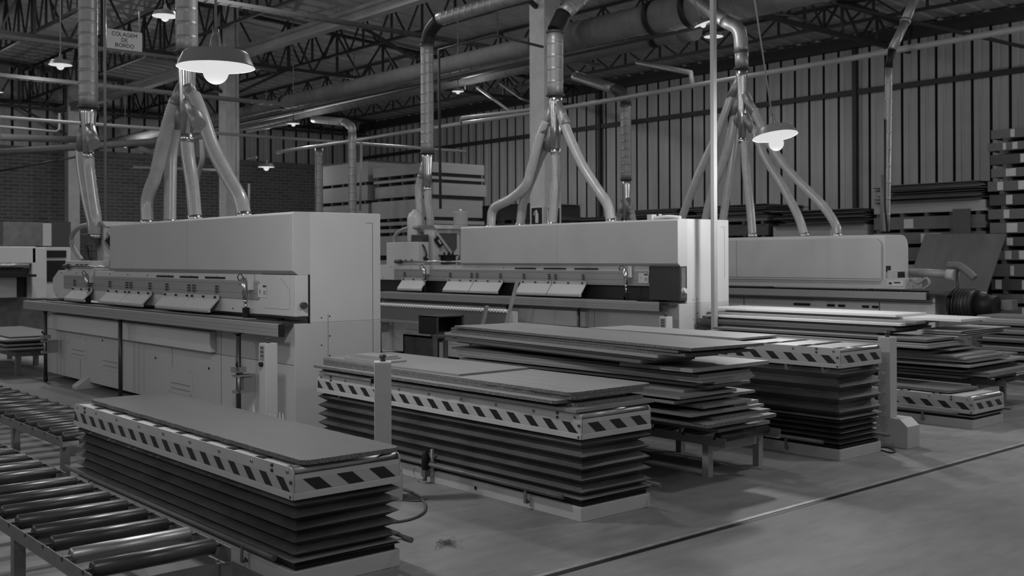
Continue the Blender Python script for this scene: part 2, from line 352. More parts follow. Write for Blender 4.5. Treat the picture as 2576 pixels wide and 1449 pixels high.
pipe(curve([P(507, 352, X=9.5), P(509, 400, X=9.5), P(501, 430, X=9.5), P(494, 465, X=9.5), P(497, 500, X=9.5), P(494, 560, X=9.5), P(496, 740, X=9.5), P(496, 835, X=9.5)], 8), .05, hose_b, 'thin curved background hose seen between the hoses of the nearest machine')
# square conduit posts
tag(MB().box(9.15, 9.205, 7.17, 7.225, 0, 8.4).build('conduit_post', mat('bright_post', .26, .6), bevel=.006), 'pale square post standing in front of the end of the middle machine', 'post')
x, y, z = P(265, 520, X=5.15)
t = tag(MB().tube([(5.15, y, 0), (5.15, y, 8.6)], .018, 10).build('conduit_post', mat('thin_post', .16, .4, .2)), 'thin pale post carrying the hanging sign behind the near machine', 'post')
YS = P(268, 100, X=5.17)[1]
# hanging sign
sx0, _, sz1 = P(268, 71, Y=YS); sx1, _, sz0 = P(357, 131, Y=YS)
t = thing('hanging_sign', 'white rectangular sign reading COLAGEM DE BORDO hung from a rod at top left', 'sign', ((sx0+sx1)/2, YS, sz0))
MB().box(sx0, sx1, YS-.008, YS, sz0, sz1).build('sign_board', sign_m, t)
xr = P(350, 30, Y=YS)[0]; MB().tube([(xr, YS, sz1), (xr, YS, P(350, 28, Y=YS)[2])], .012, 8).build('hanger_rod', pipe_w, t)
def arc(cx, cy, rx, ry, a0, a1, n=14): return [(cx+rx*math.cos(R(a0+(a1-a0)*k/n)), cy+ry*math.sin(R(a0+(a1-a0)*k/n))) for k in range(n+1)]
GL = {'C': (.80, [arc(.42, .5, .40, .48, 45, 315)]), 'O': (.98, [arc(.49, .5, .46, .48, 0, 360, 24)]), 'L': (.62, [[(.06, 1), (.06, .03), (.58, .03)]]),
      'A': (.90, [[(.02, 0), (.45, 1), (.88, 0)], [(.19, .32), (.71, .32)]]), 'G': (.90, [arc(.44, .5, .42, .48, 45, 300)+[(.80, .20), (.80, .48), (.52, .48)]]),
      'E': (.66, [[(.60, .97), (.06, .97), (.06, .03), (.62, .03)], [(.06, .5), (.55, .5)]]), 'M': (.98, [[(.06, 0), (.06, 1), (.48, .38), (.90, 1), (.90, 0)]]),
      'D': (.88, [[(.06, .03), (.06, .97), (.38, .97)]+arc(.38, .5, .42, .47, 90, -90)+[(.06, .03)]]),
      'B': (.78, [[(.06, .5), (.06, .97), (.42, .97)]+arc(.42, .735, .23, .235, 90, -90)+[(.06, .5)], [(.42, .5)]+arc(.44, .265, .27, .235, 90, -90)+[(.06, .03), (.06, .5)]]),
      'R': (.78, [[(.06, 0), (.06, .97), (.40, .97)]+arc(.40, .68, .27, .29, 90, -90)+[(.06, .39)], [(.42, .39), (.68, 0)]])}
for k, wd_ in enumerate(('COLAGEM', 'DE', 'BORDO')):
    hh, gp = .050, .17; tot = sum(GL[c][0] for c in wd_)+gp*(len(wd_)-1); x = (sx0+sx1)/2-tot*hh/2; zb = sz1-.082-k*.074; m = MB()
    for c in wd_:
        for st in GL[c][1]:
            for (a, b), (c2, d) in zip(st, st[1:]):
                m.bar((x+a*hh, YS-.0095, zb+b*hh), (x+c2*hh, YS-.0095, zb+d*hh), .0012, .0095)
        x += (GL[c][0]+gp)*hh
    m.build('lettering', ink, t)
# ================================================================== LAMPS
def lamp(u, v, width, dia, lb, cord=True, power=60, tilt=(0, 0), bd=0.):
    d = dia*FPX/width; x, y, z = P(u, v, D=d); s = dia/2
    t = thing('pendant_lamp', lb, 'lamp', (x, y, z), 'pendant lamps')
    ORG[t.name] = (0, 0, 0)
    pr = [(.10*s, .45*s), (.30*s, .44*s), (.62*s, .42*s), (.77*s, .385*s), (.80*s, .375*s), (.825*s, .355*s), (.84*s, .335*s), (.86*s, .29*s), (.975*s, .03*s), (1.0*s, .0), (1.0*s, -.015*s)]
    a = MB().lathe((0, 0, 0), pr, 40).build('shade', shade_out, t)
    MB().lathe((0, 0, 0), [(.985*s, -.012*s), (.96*s, .03*s), (.855*s, .30*s), (.80*s, .36*s), (.6*s, .40*s), (.28*s, .42*s), (0.001, .42*s)], 40).build('shade_inside', shade_in, a, 'glowing inside of the shade')
    MB().lathe((0, 0, 0), [(.001, .98*s), (.08*s, .98*s), (.09*s, .86*s), (.10*s, .80*s), (.12*s, .76*s), (.17*s, .47*s), (.18*s, .42*s), (.001, .42*s)], 20).build('lamp_neck', brass, t)
    MB().lathe((0, 0, -bd*s), [(.001, -.46*s)]+[(.33*s*math.sin(k*math.pi/12), -.46*s+.33*s*(1-math.cos(k*math.pi/12))) for k in range(1, 9)]+[(.2*s, .2*s), (.16*s, .4*s)], 24).build('bulb', bulb_m, t, 'glowing round bulb')
    if cord: MB().tube([(0, 0, .96*s), (0, 0, roofz(x)-z-.05)], .008 if d < 12 else .012, 8).build('cord', pipe_w, t)
    M = Matrix.Rotation(R(tilt[0]), 4, Vector(AZ))@Matrix.Rotation(R(tilt[1]), 4, Vector(AX)); t.rotation_euler = M.to_euler()
    l = light('POINT', (x, y, z-(.46+bd)*s-.12), power, .09)
    return (x, y, z)
lamp(543, 168, 193, .45, 'large grey enamel pendant lamp hanging at the upper left, nearest lamp', power=100)
lamp(1950, 342, 113, .45, 'tilted grey pendant lamp in front of the ribbed wall at the right', power=120, tilt=(-6, -9), bd=.22)
lamp(415, 40, 62, .40, 'bright pendant lamp half hidden behind the duct right of the sign', power=90)
lamp(152, 163, 56, .43, 'pendant lamp at upper left below the small tray, left of the tall duct', power=35)
lamp(1768, 60, 44, .26, 'upper of two lamps beside the pale post, tilted below the header duct', power=10, tilt=(-20, 0))
lamp(1795, 92, 48, .32, 'lower of two lamps crossed by the pale post', power=12)
lamp(1152, 230, 30, .27, 'small lamp hanging just right of the tall elbowed duct', power=20)
lamp(738, 311, 31, .34, 'small lamp hanging right of the tall column, above the near machine', power=25)
lamp(315, 365, 28, .36, 'small lamp in front of the brick wall, left of the hoses', power=90)
lamp(670, 420, 41, .53, 'lamp with a large round bulb in front of the brick wall', power=110)
lamp(1252, 165, 26, .26, 'tiny lamp glimpsed below the main duct in the middle', power=15)
lamp(891, 241, 16, .2, 'tiny lamp glimpsed under the main duct left of the elbowed duct', power=12)
lamp(-3, 232, 20, .22, 'small lamp cut by the left edge of the picture', power=50)
# ================================================================== SCISSOR LIFT TABLES
def stripes(m, f, a0, a1, z0, z1, w, gap, slant, off=.0):
    """light tape with slanted black blocks; f(a, z, d) gives the point at run a, height z, d in front"""
    m.quad(f(a0, z0, .0012), f(a1, z0, .0012), f(a1, z1, .0012), f(a0, z1, .0012), 0)
    a = a0+off-slant
    while a < a1:
        # block: top edge shifted by slant
        pts = [(a+slant, z0), (a+slant+w, z0), (a+w, z1), (a, z1)] if slant > 0 else [(a, z0), (a+w, z0), (a+w-slant, z1), (a-slant, z1)]
        out = []
        for k in range(4):   # clip to the tape
            p, q = pts[k], pts[(k+1) % 4]
            out.append(p)
        def clip(poly, lim, s):
            r = []
            for k in range(len(poly)):
                p, q = poly[k], poly[(k+1) % len(poly)]
                ip, iq = s*(p[0]-lim) >= 0, s*(q[0]-lim) >= 0
                if ip: r.append(p)
                if ip != iq:
                    tt = (lim-p[0])/(q[0]-p[0]); r.append((lim, p[1]+(q[1]-p[1])*tt))
            return r
        out = clip(clip(out, a0, 1), a1, -1) if len(out) > 2 else out
        if len(out) > 2: m.add([f(p[0], p[1], .0022) for p in out], [tuple(range(len(out)))], 1)
        a += w+gap
def rrect(x0, x1, y0, y1, r, n=5):
    pts = []
    for cx, cy, a in ((x1-r, y0+r, -90), (x1-r, y1-r, 0), (x0+r, y1-r, 90), (x0+r, y0+r, 180)):
        for k in range(n+1):
            t = R(a+90*k/n); pts.append((cx+r*math.cos(t), cy+r*math.sin(t)))
    return pts
def lift(x, y0, zb, up, flz, down, lb, plates, W=.565, L=2.79, bz=.078):
    x1, y1 = x+W, y0+L
    t = thing('lift_table', lb, 'lift table', (x+W/2, y0+L/2, 0), 'scissor lift tables')
    m = MB().prism(rrect(x, x1, y0, y1, .012), 'z', 0, bz, 0)
    bs = m.build('base_frame', lift_p, t, bevel=.003)
    h = MB()
    for yy in (y0+.45, y0+L*.33, y0+L*.62, y0+L-.25): h.tube([(x-.002, yy, bz*.5), (x+.004, yy, bz*.5)], .012, 14)
    h.build('bolt_hole', black, bs)
    m = MB().box(x+.02, x1-.02, y0+.02, y1-.02, bz, bz+.022); m.build('lower_gap', black, t)
    # flange plate
    MB().box(x-.004, x1+.004, y0-.004, y1+.004, flz-.004, flz+.004).build('bellows_flange', mat('flange_sheet', .22, .4, .3, noise=.2), t)
    # bellows
    def bell(za, zc, n, name):
        if n < 1: return
        rings = []; H = (zc-za)/n
        for i in range(n):
            rings += [(za+H*i, .052), (za+H*(i+.5), .0)]
        rings.append((zc, .052)); m = MB(); vs = []
        for k, (z, d) in enumerate(rings):
            j = .006*math.sin(k*2.3)
            vs += [(x+d, y0+d+j, z), (x1-d, y0+d-j, z), (x1-d, y1-d, z), (x+d, y1-d, z)]
        # in-between columns so the folds sag a little
        fs = [(4*i+j, 4*i+(j+1) % 4, 4*(i+1)+(j+1) % 4, 4*(i+1)+j) for i in range(len(rings)-1) for j in range(4)]
        m.add(vs, fs); m.build(name, bellow_m, t)
    if down: bell(bz+.02, flz-.004, down, 'bellows')
    bell(flz+.004, zb+.002, up, 'bellows')
    # top frame: side plates with rounded upper corners, end plates
    hz = .140
    for s, xx in ((-1, x), (1, x1)):
        pr = [(y0, zb), (y1, zb), (y1, zb+hz-.03)]+[(y1-.03+.03*math.cos(R(a)), zb+hz-.03+.03*math.sin(R(a))) for a in (30, 60, 90)]+[(y0+.03+.03*math.cos(R(a)), zb+hz-.03+.03*math.sin(R(a))) for a in (90, 120, 150, 180)]
        sp = MB().prism(pr, 'x', xx, xx-s*.006).build('side_plate', lift_p, t)
        m = MB(); f = (lambda a, z, d: (xx-d, a, z)) if s < 0 else (lambda a, z, d: (xx+d, a, z))
        stripes(m, f, y0+.005, y1-.005, zb+.033, zb+.088, .068, .090, -.062, -.04)
        m.build('hazard_tape', [stripe_w, stripe_b], sp)
        MB().box(min(xx, xx+s*.006), max(xx, xx+s*.006), y0, y1, zb, zb+.03).build('lower_lip', lift_p, sp, bevel=.002)
        bo = MB(); n = 9
        for k in range(n):
            yy = y0+.05+(L-.1)*k/(n-1)
            bo.tube([(xx, yy, zb+.118), (xx+s*.006, yy, zb+.118)], .0085, 8)
        bo.build('roller_bolts', chrome, sp)
        bo = MB()
        for yy in (y0+.19, y1-.19):
            for zz in (.104, .128): bo.tube([(xx, yy, zb+zz), (xx+s*.007, yy, zb+zz)], .008, 8)
        for zz in (.012, .075): bo.tube([(xx, y0+.018, zb+zz), (xx+s*.007, y0+.018, zb+zz)], .008, 8)
        bo.build('dark_bolts', dark, sp)
    for s, yy in ((-1, y0), (1, y1)):
        ep = MB().box(x+.004, x1-.004, min(yy, yy-s*.006), max(yy, yy-s*.006), zb, zb+.11).build('end_plate', lift_p, t)
        m = MB(); f = lambda a, z, d: (a, yy+s*d, z)
        stripes(m, f, x+.006, x1-.006, zb+.033, zb+.088, .082, .090, .066, .105)
        m.build('hazard_tape', [stripe_w, stripe_b], ep)
        MB().box(x, x1, min(yy, yy+s*.005), max(yy, yy+s*.005), zb, zb+.03).build('lower_lip', lift_p, ep, bevel=.002)
    # rollers and deck plates between them
    n = 10; zr = zb+.118
    for k in range(n):
        yy = y0+.04+(L-.08)*k/(n-1)
        MB().tube([(x+.012, yy, zr), (x1-.012, yy, zr)], .027, 18).build('roller', roller_l if k in (0, n-1) else roller_m, t)
        if k < n-1:
            m = MB(); a, b = yy+.045, yy+(L-.08)/(n-1)-.045
            m.box(x+.012, x1-.012, a, b, zr+.010, zr+.020); m.box(x+.012, x+.02, a, b, zr-.01, zr+.012)
            if plates: m.build('deck_plate', plate_m, t, bevel=.002)
    # foot guard tube along both sides
    for s, xx in ((-1, x-.03), (1, x1+.03)):
        ya, yb = y0+.12, y1+.08; g = MB()
        if s > 0: ya, yb = y0-.045, y1-.1
        zt = bz+.045
        g.tube([(xx, ya, zt), (xx, yb, zt)], .014, 12); gt = g.build('guard_tube', frame_m, t)
        for yy in (y0+.42, y1-.35):
            MB().box(xx-.003, xx+.003, yy, yy+.022, .035, zt-.01).tube([(xx, yy+.011, .04), (xx+(-s)*.03, yy+.011, .04)], .007, 8).build('guard_bracket', frame_m, gt)
    return t, zr+.027
YL = 4.085
_, ZT1 = lift(2.284, YL, .393, 5, .125, 1, 'scissor lift table with one brown board, nearest to the roller conveyor', True)
_, ZT2 = lift(4.05, YL, .451, 5, .125, 1, 'scissor lift table carrying chipboard and grooved panels, in the middle foreground', True)
_, ZT3 = lift(6.62, YL, .655, 4, .295, 5, 'tallest raised scissor lift table with empty white deck plates', True, W=.555)
_, ZT4 = lift(8.636, YL, .128, 1, .105, 0, 'lowest scissor lift table at the right, almost fully lowered', True)
# ================================================================== CONTROL POSTS
def post(loc, lb, pad=True, h=.83, foot=True, rz=0, fo=0):
    t = thing('control_post', lb, 'control post', (0, 0, 0), 'machine control posts', local=True)
    x = y = 0
    if foot:
        MB().prism([(fo, 0), (.26, 0), (.26, .22), (fo+.065, .22), (fo, .165)], 'x', 0, .18).build('foot_box', lift_p, t, bevel=.004); y = .14
    w = .102
    MB().box(x, x+w, y, y+w, .22 if foot else 0, h).build('column', lift_p, t, bevel=.004)
    MB().box(x-.001, x+.004, y+.003, y+w-.003, h-.20, h-.01).build('access_cover', lift_p, t, bevel=.001)
    bb = MB().lathe((x+.05, y+.05, h), [(.001, 0), (.016, 0), (.016, .018), (.012, .02)], 16).build('button_base', dark, t)
    MB().lathe((x+.05, y+.05, h+.018), [(.001, 0), (.014, 0), (.022, .008), (.022, .018), (.016, .024), (.001, .025)], 18).build('stop_button', dark, bb)
    if pad:
        k = MB().box(x-.004, x, y+.02, y+.08, h-.13, h-.02).build('keypad', mat('keypad_face', .2, .4), t)
        for i in range(3): MB().box(x-.006, x-.004, y+.03, y+.07, h-.04-.03*i, h-.03-.03*i).build('key', dark, k)
        MB().tube([(x-.025, y+.05, h-.16), (x, y+.05, h-.16)], .018, 14).build('rotary_switch', black, t)
    else: MB().box(x+.03, x+.055, y+w, y+w+.02, h-.13, h-.10).build('side_switch', black, t)
    t.location = loc; t.rotation_euler = (0, 0, rz); return t
post((7.40, 4.00, 0), 'tall grey control post with a boxed foot beside the tallest lift table', False)
c56, s56 = math.cos(R(56.3)), math.sin(R(56.3))
post((3.547-(.05*c56-.19*s56), 5.264-(.05*s56+.19*c56), 0), 'pale control post standing between the two foreground lift tables', False, rz=R(56.3), fo=.075)
post((3.83, 7.27, 0), 'pale control post with keypad below the rail end of the near machine', True, .80, False)
post((8.70, 7.47, 0), 'pale control post with keypad below the rail end of the middle machine', True, .80, False)
# ================================================================== ROLLER CONVEYORS
frame_l = mat('pale_painted_steel', .27, .5, noise=.12, nscale=9)
def conveyor(x0, x1, ys, lb, z=.268, r=.034, legs=(), light=(), frame_m=frame_m):
    ya, yb = ys[0]-.09, ys[-1]+.09
    t = thing('roller_conveyor', lb, 'roller conveyor', ((x0+x1)/2, (ya+yb)/2, 0), 'low roller conveyors')
    for s, xx in ((1, x0-.02), (-1, x1+.02)):
        m = MB(); pr = [(xx, z-.055), (xx+s*.035, z-.055), (xx+s*.035, z-.051), (xx+s*.004, z-.051), (xx+s*.004, z+.005), (xx, z+.005)]
        m.prism(pr, 'y', ya, yb)
        for y in ys: m.box(xx-.003, xx+.006, y-.009, y+.009, z-.012, z+.006, 1)
        m.build('side_rail', [frame_m, dark], t)
    for i, y in enumerate(ys):
        m = MB().tube([(x0+.012, y, z), (x0+.018, y, z), (x1-.018, y, z), (x1-.012, y, z)], [r*.8, r, r, r*.8], 22); m.tube([(x0-.015, y, z), (x1+.015, y, z)], .007, 8)
        m.build('roller', roller_l if i in light else roller_m, t)
    for y in legs:
        for xx in (x0-.01, x1-.05+.01+.02):
            MB().box(xx, xx+.05, y, y+.05, 0, z-.055).build('leg', frame_m, t)
        MB().box(x0, x1, y+.01, y+.035, z-.11, z-.056).build('cross_bar', frame_m, t)
    return t
conveyor(1.40, 1.92, [4.07+.2375*k for k in range(8)], 'low roller conveyor with wide steel rollers in the bottom left corner', legs=(3.99, 4.98), light=(1,))
conveyor(1.40, 1.92, [6.07+.262*k for k in range(8)], 'low roller conveyor at the left edge, behind the corner conveyor', legs=(6.0, 7.4))
conveyor(2.31, 2.81, [7.23+.262*k for k in range(13)], 'low roller conveyor leading away behind the nearest lift table', legs=(7.16, 8.25, 10.2))
conveyor(5.50, 6.06, [4.30+.262*k for k in range(10)], 'low roller conveyor under the irregular pile of boards in the middle', legs=(4.36, 5.05, 6.5), frame_m=frame_l)
conveyor(10.0, 10.62, [4.5+.262*k for k in range(11)], 'low roller conveyor under the board pile at the right', legs=(4.7, 6.9), frame_m=frame_l)
conveyor(11.8, 12.4, [4.3+.262*k for k in range(6)], 'low roller conveyor under the pile at the far right edge', legs=(4.4, 5.4))
# ================================================================== EDGE BANDING MACHINES
def yat(u, x, v=700): return P(u, v, X=x)[1]
def machine(S, ye, lb, zh0, zh1, hood_len, rail_end, rail_far, depth, black_end, zr=.842, flaps=(), clamps=(), rposts=(), dz=0., labx=None):
    """S = x of the front of the cabinet, ye = y of the near end"""
    yf = ye+6.1
    t = thing('edge_banding_machine', lb, 'machine', (S+.4, (ye+yf)/2, 0), 'edge banding machines')
    # lower cabinet
    cb = MB().box(S, S+depth, ye, yf, .07, .93).build('cabinet', paint, t, bevel=.004)
    m = MB()
    for y in (ye+1.3, ye+2.35, ye+3.6, ye+4.9): m.box(S-.0015, S+.001, y, y+.005, .10, .82)
    m.box(S-.0015, S+.001, ye+.02, yf, .60, .604); m.build('panel_seam', dark, cb)
    MB().box(S-.065, S+.001, ye+1.40, ye+5.75, .615, .80).build('raised_cover', paint2, cb, bevel=.006)
    for y, z in ((ye+1.9, .22), (ye+3.7, .30), (ye+4.7, .36)):
        vp = MB().box(S-.004, S, y, y+.52, z-.05, z+.19).build('vent_panel', paint, cb, bevel=.001); m = MB()
        for k in range(2):
            m.box(S-.007, S-.003, y+.05, y+.47, z+.04-.05*k, z+.048-.05*k)
        m.build('louvre', mat('louvre_shadow_gap', .2, .6), vp)
        m = MB()
        for (a, b) in ((.02, -.035), (.5, -.035), (.02, .175), (.5, .175)): m.tube([(S-.004, y+a, z+b), (S-.007, y+a, z+b)], .004, 8)
        m.build('screw', dark, vp)
    for y, z in ((ye+1.55, .46), (ye+2.75, .47), (ye+4.2, .56), (ye+.9, .47)):
        MB().tube([(S, y, z), (S-.006, y, z)], .011, 12).build('cam_lock', black, cb)
    for y in (ye+.25, yf-1.5):
        MB().prism([(S-.14, 0), (S+depth, 0), (S+depth, .12), (S+.1, .12), (S+.0, .13), (S-.14, .03)], 'y', y, y+.16).build('levelling_foot', paint, t)
    # work top with chain
    tp = MB().box(S-.14, S+.12, ye+.02, yf+.1, .915, .945).build('work_top', mat('dark_table_top', .05, .35, .4), t)
    m = MB(); y = ye+.3
    while y < yf: m.box(S+.0, S+.07, y, y+.045, .945, .958); y += .052
    m.build('chain_pads', black, tp)
    MB().box(S-.11, S-.02, ye+.6, yf-.5, .945, .951).build('wear_strip', alu, tp)
    # rail
    rx = S-.195
    rl = MB().box(rx, rx+.05, rail_end, rail_far, zr, zr+.097).build('support_rail', alu, t, bevel=.003)
    m = MB()
    for dzz in (.03, .06): m.box(rx-.001, rx+.002, rail_end+.002, rail_far, zr+dzz, zr+dzz+.003)
    m.build('rail_groove', mat('groove_alu', .2, .4, .3), rl)
    MB().box(rx-.001, rx+.051, rail_end-.006, rail_end, zr-.001, zr+.098).build('end_cap', black, rl)
    for k, (y, ft) in enumerate(rposts):
        pm = MB().tube([(rx+.025, y, .07 if ft else 0), (rx+.025, y, zr)], .021, 14).tube([(rx+.025, y, zr-.012), (rx+.025, y, zr)], .05, 14)
        ps = pm.build('rail_post', tube_dark, t)
        if ft: MB().tube([(rx+.01, y, .04), (rx+.04, y, .04)], .04, 18).box(rx+.015, rx+.035, y-.012, y+.012, .04, .085).build('castor', black, ps)
        if k != 1:
            z = .53; m = MB().box(rx-.025, rx+.075, y-.04, y+.04, z-.02, z+.025).box(rx-.02, rx+.16, y-.03, y+.03, z-.19, z-.165).box(rx-.02, rx+.13, y-.035, y+.035, z-.055, z-.04).box(rx+.06, rx+.17, y-.02, y+.02, z-.165, z-.04)
            m.tube([(rx+.0, y-.055, z-.16), (rx+.0, y-.055, z-.05)], .012, 10)
            c = m.build('clamp_bracket', mat('cast_bracket', .26, .45, .4), ps)
            MB().tube([(rx+.02, y, z+.03), (rx-.02, y-.05, z+.05), (rx-.05, y-.13, z+.075)], [.008, .008, .011], 10).build('clamp_lever', black, c)
    # beam
    zb0, zb1 = (.985, 1.315) if not black_end else (1.12, 1.345)
    pr = [(ye+.0, .985), (ye, zb1), (yf-.40, zb1), (yf-.19, zb1-.10), (yf-.19, zb0+.08), (yf-.35, zb0), (ye+.0, zb0)] if not black_end else \
         [(ye+.45, zb0), (ye+.45, zb1), (yf-.25, zb1), (yf+.08, zb1-.02), (yf+.08, zb0+.02), (yf, zb0)]
    pr = [p for i, p in enumerate(pr) if i == 0 or p != pr[i-1]]
    be = MB().prism(pr, 'x', S+.015, S+.12).build('pressure_beam', paint2, t, bevel=.004)
    ya, yb = ye+(.62 if not black_end else .47), yf-.62
    MB().box(S+.004, S+.016, ya, yb, zb1-.21, zb1-.055).build('beam_profile', alu, be, bevel=.002)
    m = MB()
    for dzz in (.085, .16): m.box(S+.002, S+.005, ya, yb, zb1-dzz, zb1-dzz+.003)
    m.build('profile_groove', mat('groove_alu', .2, .4, .3), be)
    m = MB()
    for k in range(3): m.box(S+.008, S+.018, ye+1.25+.55*k, ye+1.65+.55*k, zb1-.045, zb1-.028)
    m.build('beam_slot', black, be)
    m = MB(); y = ye+.9
    while y < yf-.3: m.tube([(S+.015, y, zb1-.03), (S+.008, y, zb1-.03)], .006, 8); m.tube([(S+.015, y+.2, zb0+.03), (S+.008, y+.2, zb0+.03)], .006, 8); y += .52
    m.build('screw', dark, be)
    if black_end:
        MB().box(S+.10, S+.16, ye+.3, yf, .945, 1.14).build('dark_recess', mat('dark_recess_panel', .022, .5), t)
        eb = MB().box(S+.012, S+.13, ye-.004, ye+.45, .965, 1.345).build('end_guard', mat('dark_guard_paint', .03, .4), t, 'dark end guard', bevel=.004)
        MB().box(S+.03, S+.10, ye-.008, ye-.004, 1.0, 1.33).build('guard_edge', frame_m, eb)
    else:
        eb = MB().box(S+.006, S+.12, ye-.004, ye+.60, .985, 1.315).build('end_guard', paint2, t, bevel=.006)
        pts = [(ye+.09, 1.04), (ye+.09, 1.20), (ye+.24, 1.29)]
        m = MB()
        for a, b in zip(pts, pts[1:]): m.bar((S+.005, *a), (S+.005, *b), .002, .003)
        m.bar((S+.005, ye+.09, 1.04), (S+.005, ye+.52, 1.04), .002, .003); m.build('cover_seam', mat('seam_grey', .25, .5), eb)
        MB().box(S+.02, S+.10, ye-.007, ye-.004, .99, 1.312).build('end_face', paint2, eb, bevel=.002)
        MB().box(S+.121, S+.132, ye-.006, ye+.02, .93, 1.318).build('gap', black, eb)
    kx = S+.062; kz = 1.075
    kn = MB().tube([(kx, ye-.008, kz), (kx, ye-.012, kz)], .036, 20).build('knob_collar', paint, t)
    MB().tube([(kx, ye-.012, kz), (kx, ye-.05, kz)], [.024, .026], 20).build('hand_knob', dark if not black_end else paint2, kn)
    # flaps
    for a, b in flaps:
        fx = S-.005; z1, z2, z3 = zb1-.19, zb1-.225, .975
        m = MB(); m.prism([(fx, z1), (fx-.012, z1), (fx-.012, z2), (fx-.10, z3+.03), (fx-.10, z3), (fx-.085, z3), (fx-.085, z3+.028), (fx, z2)], 'y', a, b)
        for y in (a+.05, (a+b)/2, b-.05): m.tube([(fx-.012, y, z1-.018), (fx-.028, y, z1-.018)], .010, 10, 1)
        for y in (a+.05, b-.05):
            for q in range(3): m.box(fx-.012, fx+.002, y-.014, y-.002, z1+.02+.025*q, z1+.036+.025*q, 2); m.box(fx-.012, fx+.002, y+.003, y+.014, z1+.02+.025*q, z1+.036+.025*q, 2)
        y = a+.02
        while y < b-.02: m.box(fx-.104, fx-.098, y, y+.010, z3-.004, z3+.012, 3); y += .035
        m.build('dust_flap', [paint, black, dark, mat('bristle_edge', .12, .7)], t)
    for y in clamps:
        c = MB().tube([(S-.05, y, zb1-.03), (S-.035, y, zb1-.21)], .022, 16).tube([(S-.035, y, zb1-.21), (S-.032, y, zb1-.24)], .016, 12).build('air_cylinder', chrome, t)
        MB().tube([(S-.032, y, zb1-.24), (S-.028, y, 1.02)], .007, 10).build('piston_rod', chrome, c)
        MB().box(S-.055, S-.005, y-.018, y+.018, .958, 1.035).tube([(S-.055, y, .972), (S-.005, y, .972)], .02, 12).build('pressure_shoe', black, c)
        MB().box(S-.03, S+.01, y-.07, y-.03, zb1-.13, zb1-.0).build('mounting_bracket', paint2, c)
        MB().tube(curve([(S-.05, y, zb1-.03), (S-.07, y+.02, zb1+.005), (S-.07, y+.07, zb1-.02), (S-.05, y+.08, zb1-.05), (S-.03, y+.03, zb1-.03)]), .004, 6).build('air_line', black, c)
    # warning label
    if labx:
        m = MB().box(S+.0015, S+.003, labx-.075, labx+.075, zb1-.19, zb1-.08); m.box(S+.0008, S+.0015, labx-.068, labx-.01, zb1-.105, zb1-.088, 1)
        m.add([(S+.0008, labx+.065, zb1-.11), (S+.0008, labx+.03, zb1-.135), (S+.0008, labx+.04, zb1-.165), (S+.0008, labx+.028, zb1-.14), (S+.0008, labx+.045, zb1-.13)], [(0, 1, 2, 3, 4)], 1)
        for k in range(3): m.box(S+.0008, S+.0015, labx-.06, labx-.02, zb1-.14-.012*k, zb1-.135-.012*k, 1)
        m.build('warning_label', [sign_m, ink], t)
    # end body: full height block behind the beam, with hood in front of it
    bd = MB().box(S+.133, S+depth, ye, ye+hood_len, .93, zh1).build('machine_body', paint2, t, bevel=.005)
    m = MB(); m.box(S+depth-.08, S+depth-.077, ye-.0012, ye+.001, .55 if not black_end else 1.2, zh1-.08); m.box(S+depth-.15, S+depth-.077, ye-.0012, ye+.001, zh1-.082, zh1-.079)
    m.box(S+.30, S+.302, ye-.0012, ye+.001, .45, 1.0); m.build('door_seam', dark, bd)
    m = MB()
    for z in (.5, .66, .82, .98): m.tube([(S+.315, ye, z), (S+.315, ye-.004, z)], .006, 8)
    for z in (.6, .82): m.tube([(S+.24, ye, z+.15), (S+.24, ye-.004, z+.15)], .005, 8)
    m.build('screw', black, bd)
    pr = [(S+.14, zh1-.001), (S+.0, zh1-.001), (S-.02, zh1-.02), (S-.02, zh0+.0), (S+.03, zh0-.035), (S+.14, zh0-.035)]
    hd = MB().prism(pr, 'y', ye-.002, ye+hood_len).build('hood', paint, t, bevel=.004)
    MB().box(S-.0212, S-.019, ye+hood_len*.5, ye+hood_len*.5+.004, zh0, zh1-.02).build('hood_seam', mat('seam_grey', .25, .5), hd)
    # gluing unit at the far end
    gy = ye+4.84; gx = S+.25; zt = zh1+.06
    tw = MB().prism([(gx, .945), (gx+.46, .945), (gx+.46, 1.42), (gx+.5, 1.50), (gx+.5, zt-.06), (gx, zt-.06)], 'y', gy, gy+.22).build('glue_unit', paint2, t, bevel=.005)
    MB().prism([(gx, zt-.06), (gx-.05, zt), (gx+.56, zt), (gx+.5, zt-.06)], 'y', gy-.07, gy+.32).build('top_tray', paint2, tw, bevel=.004)
    m = MB(); m.add([(gx+.08, gy-.003, zt-.12), (gx+.44, gy-.003, zt-.12), (gx+.44, gy-.003, zt-.34), (gx+.36, gy-.003, zt-.42)], [(0, 1, 2, 3)]); m.build('sight_glass', mat('tinted_window', .07, .15), tw)
    MB().bar((gx+.05, gy-.02, zt-.12), (gx+.37, gy-.02, zt-.46), .02, .04).build('glass_rail', paint, tw)
    a = MB().bar((gx+.03, gy-.03, zt-.19), (gx+.13, gy-.03, zt-.31), .03, .075).build('black_handle', black, tw)
    MB().bar((gx+.055, gy-.05, zt-.22), (gx+.105, gy-.05, zt-.28), .01, .03).build('handle_plate', chrome, a)
    p = MB().box(gx+.14, gx+.32, gy-.13, gy, 1.36, 1.48).box(gx+.10, gx+.36, gy-.14, gy, 1.475, 1.49)
    for q in (.15, .23, .31): p.tube([(gx+q, gy-.07, 1.49), (gx+q, gy-.07, 1.53)], .012, 10)
    p.build('glue_pot', black, tw)
    MB().box(gx+.53, gx+.95, gy+.0, gy+.42, 1.0, zt-.002).build('rear_unit', paint, t, bevel=.005)
    ca, cc, cz = (ye+4.9, ye+5.72, 1.68) if black_end else (ye+4.6, ye+5.5, 1.43)
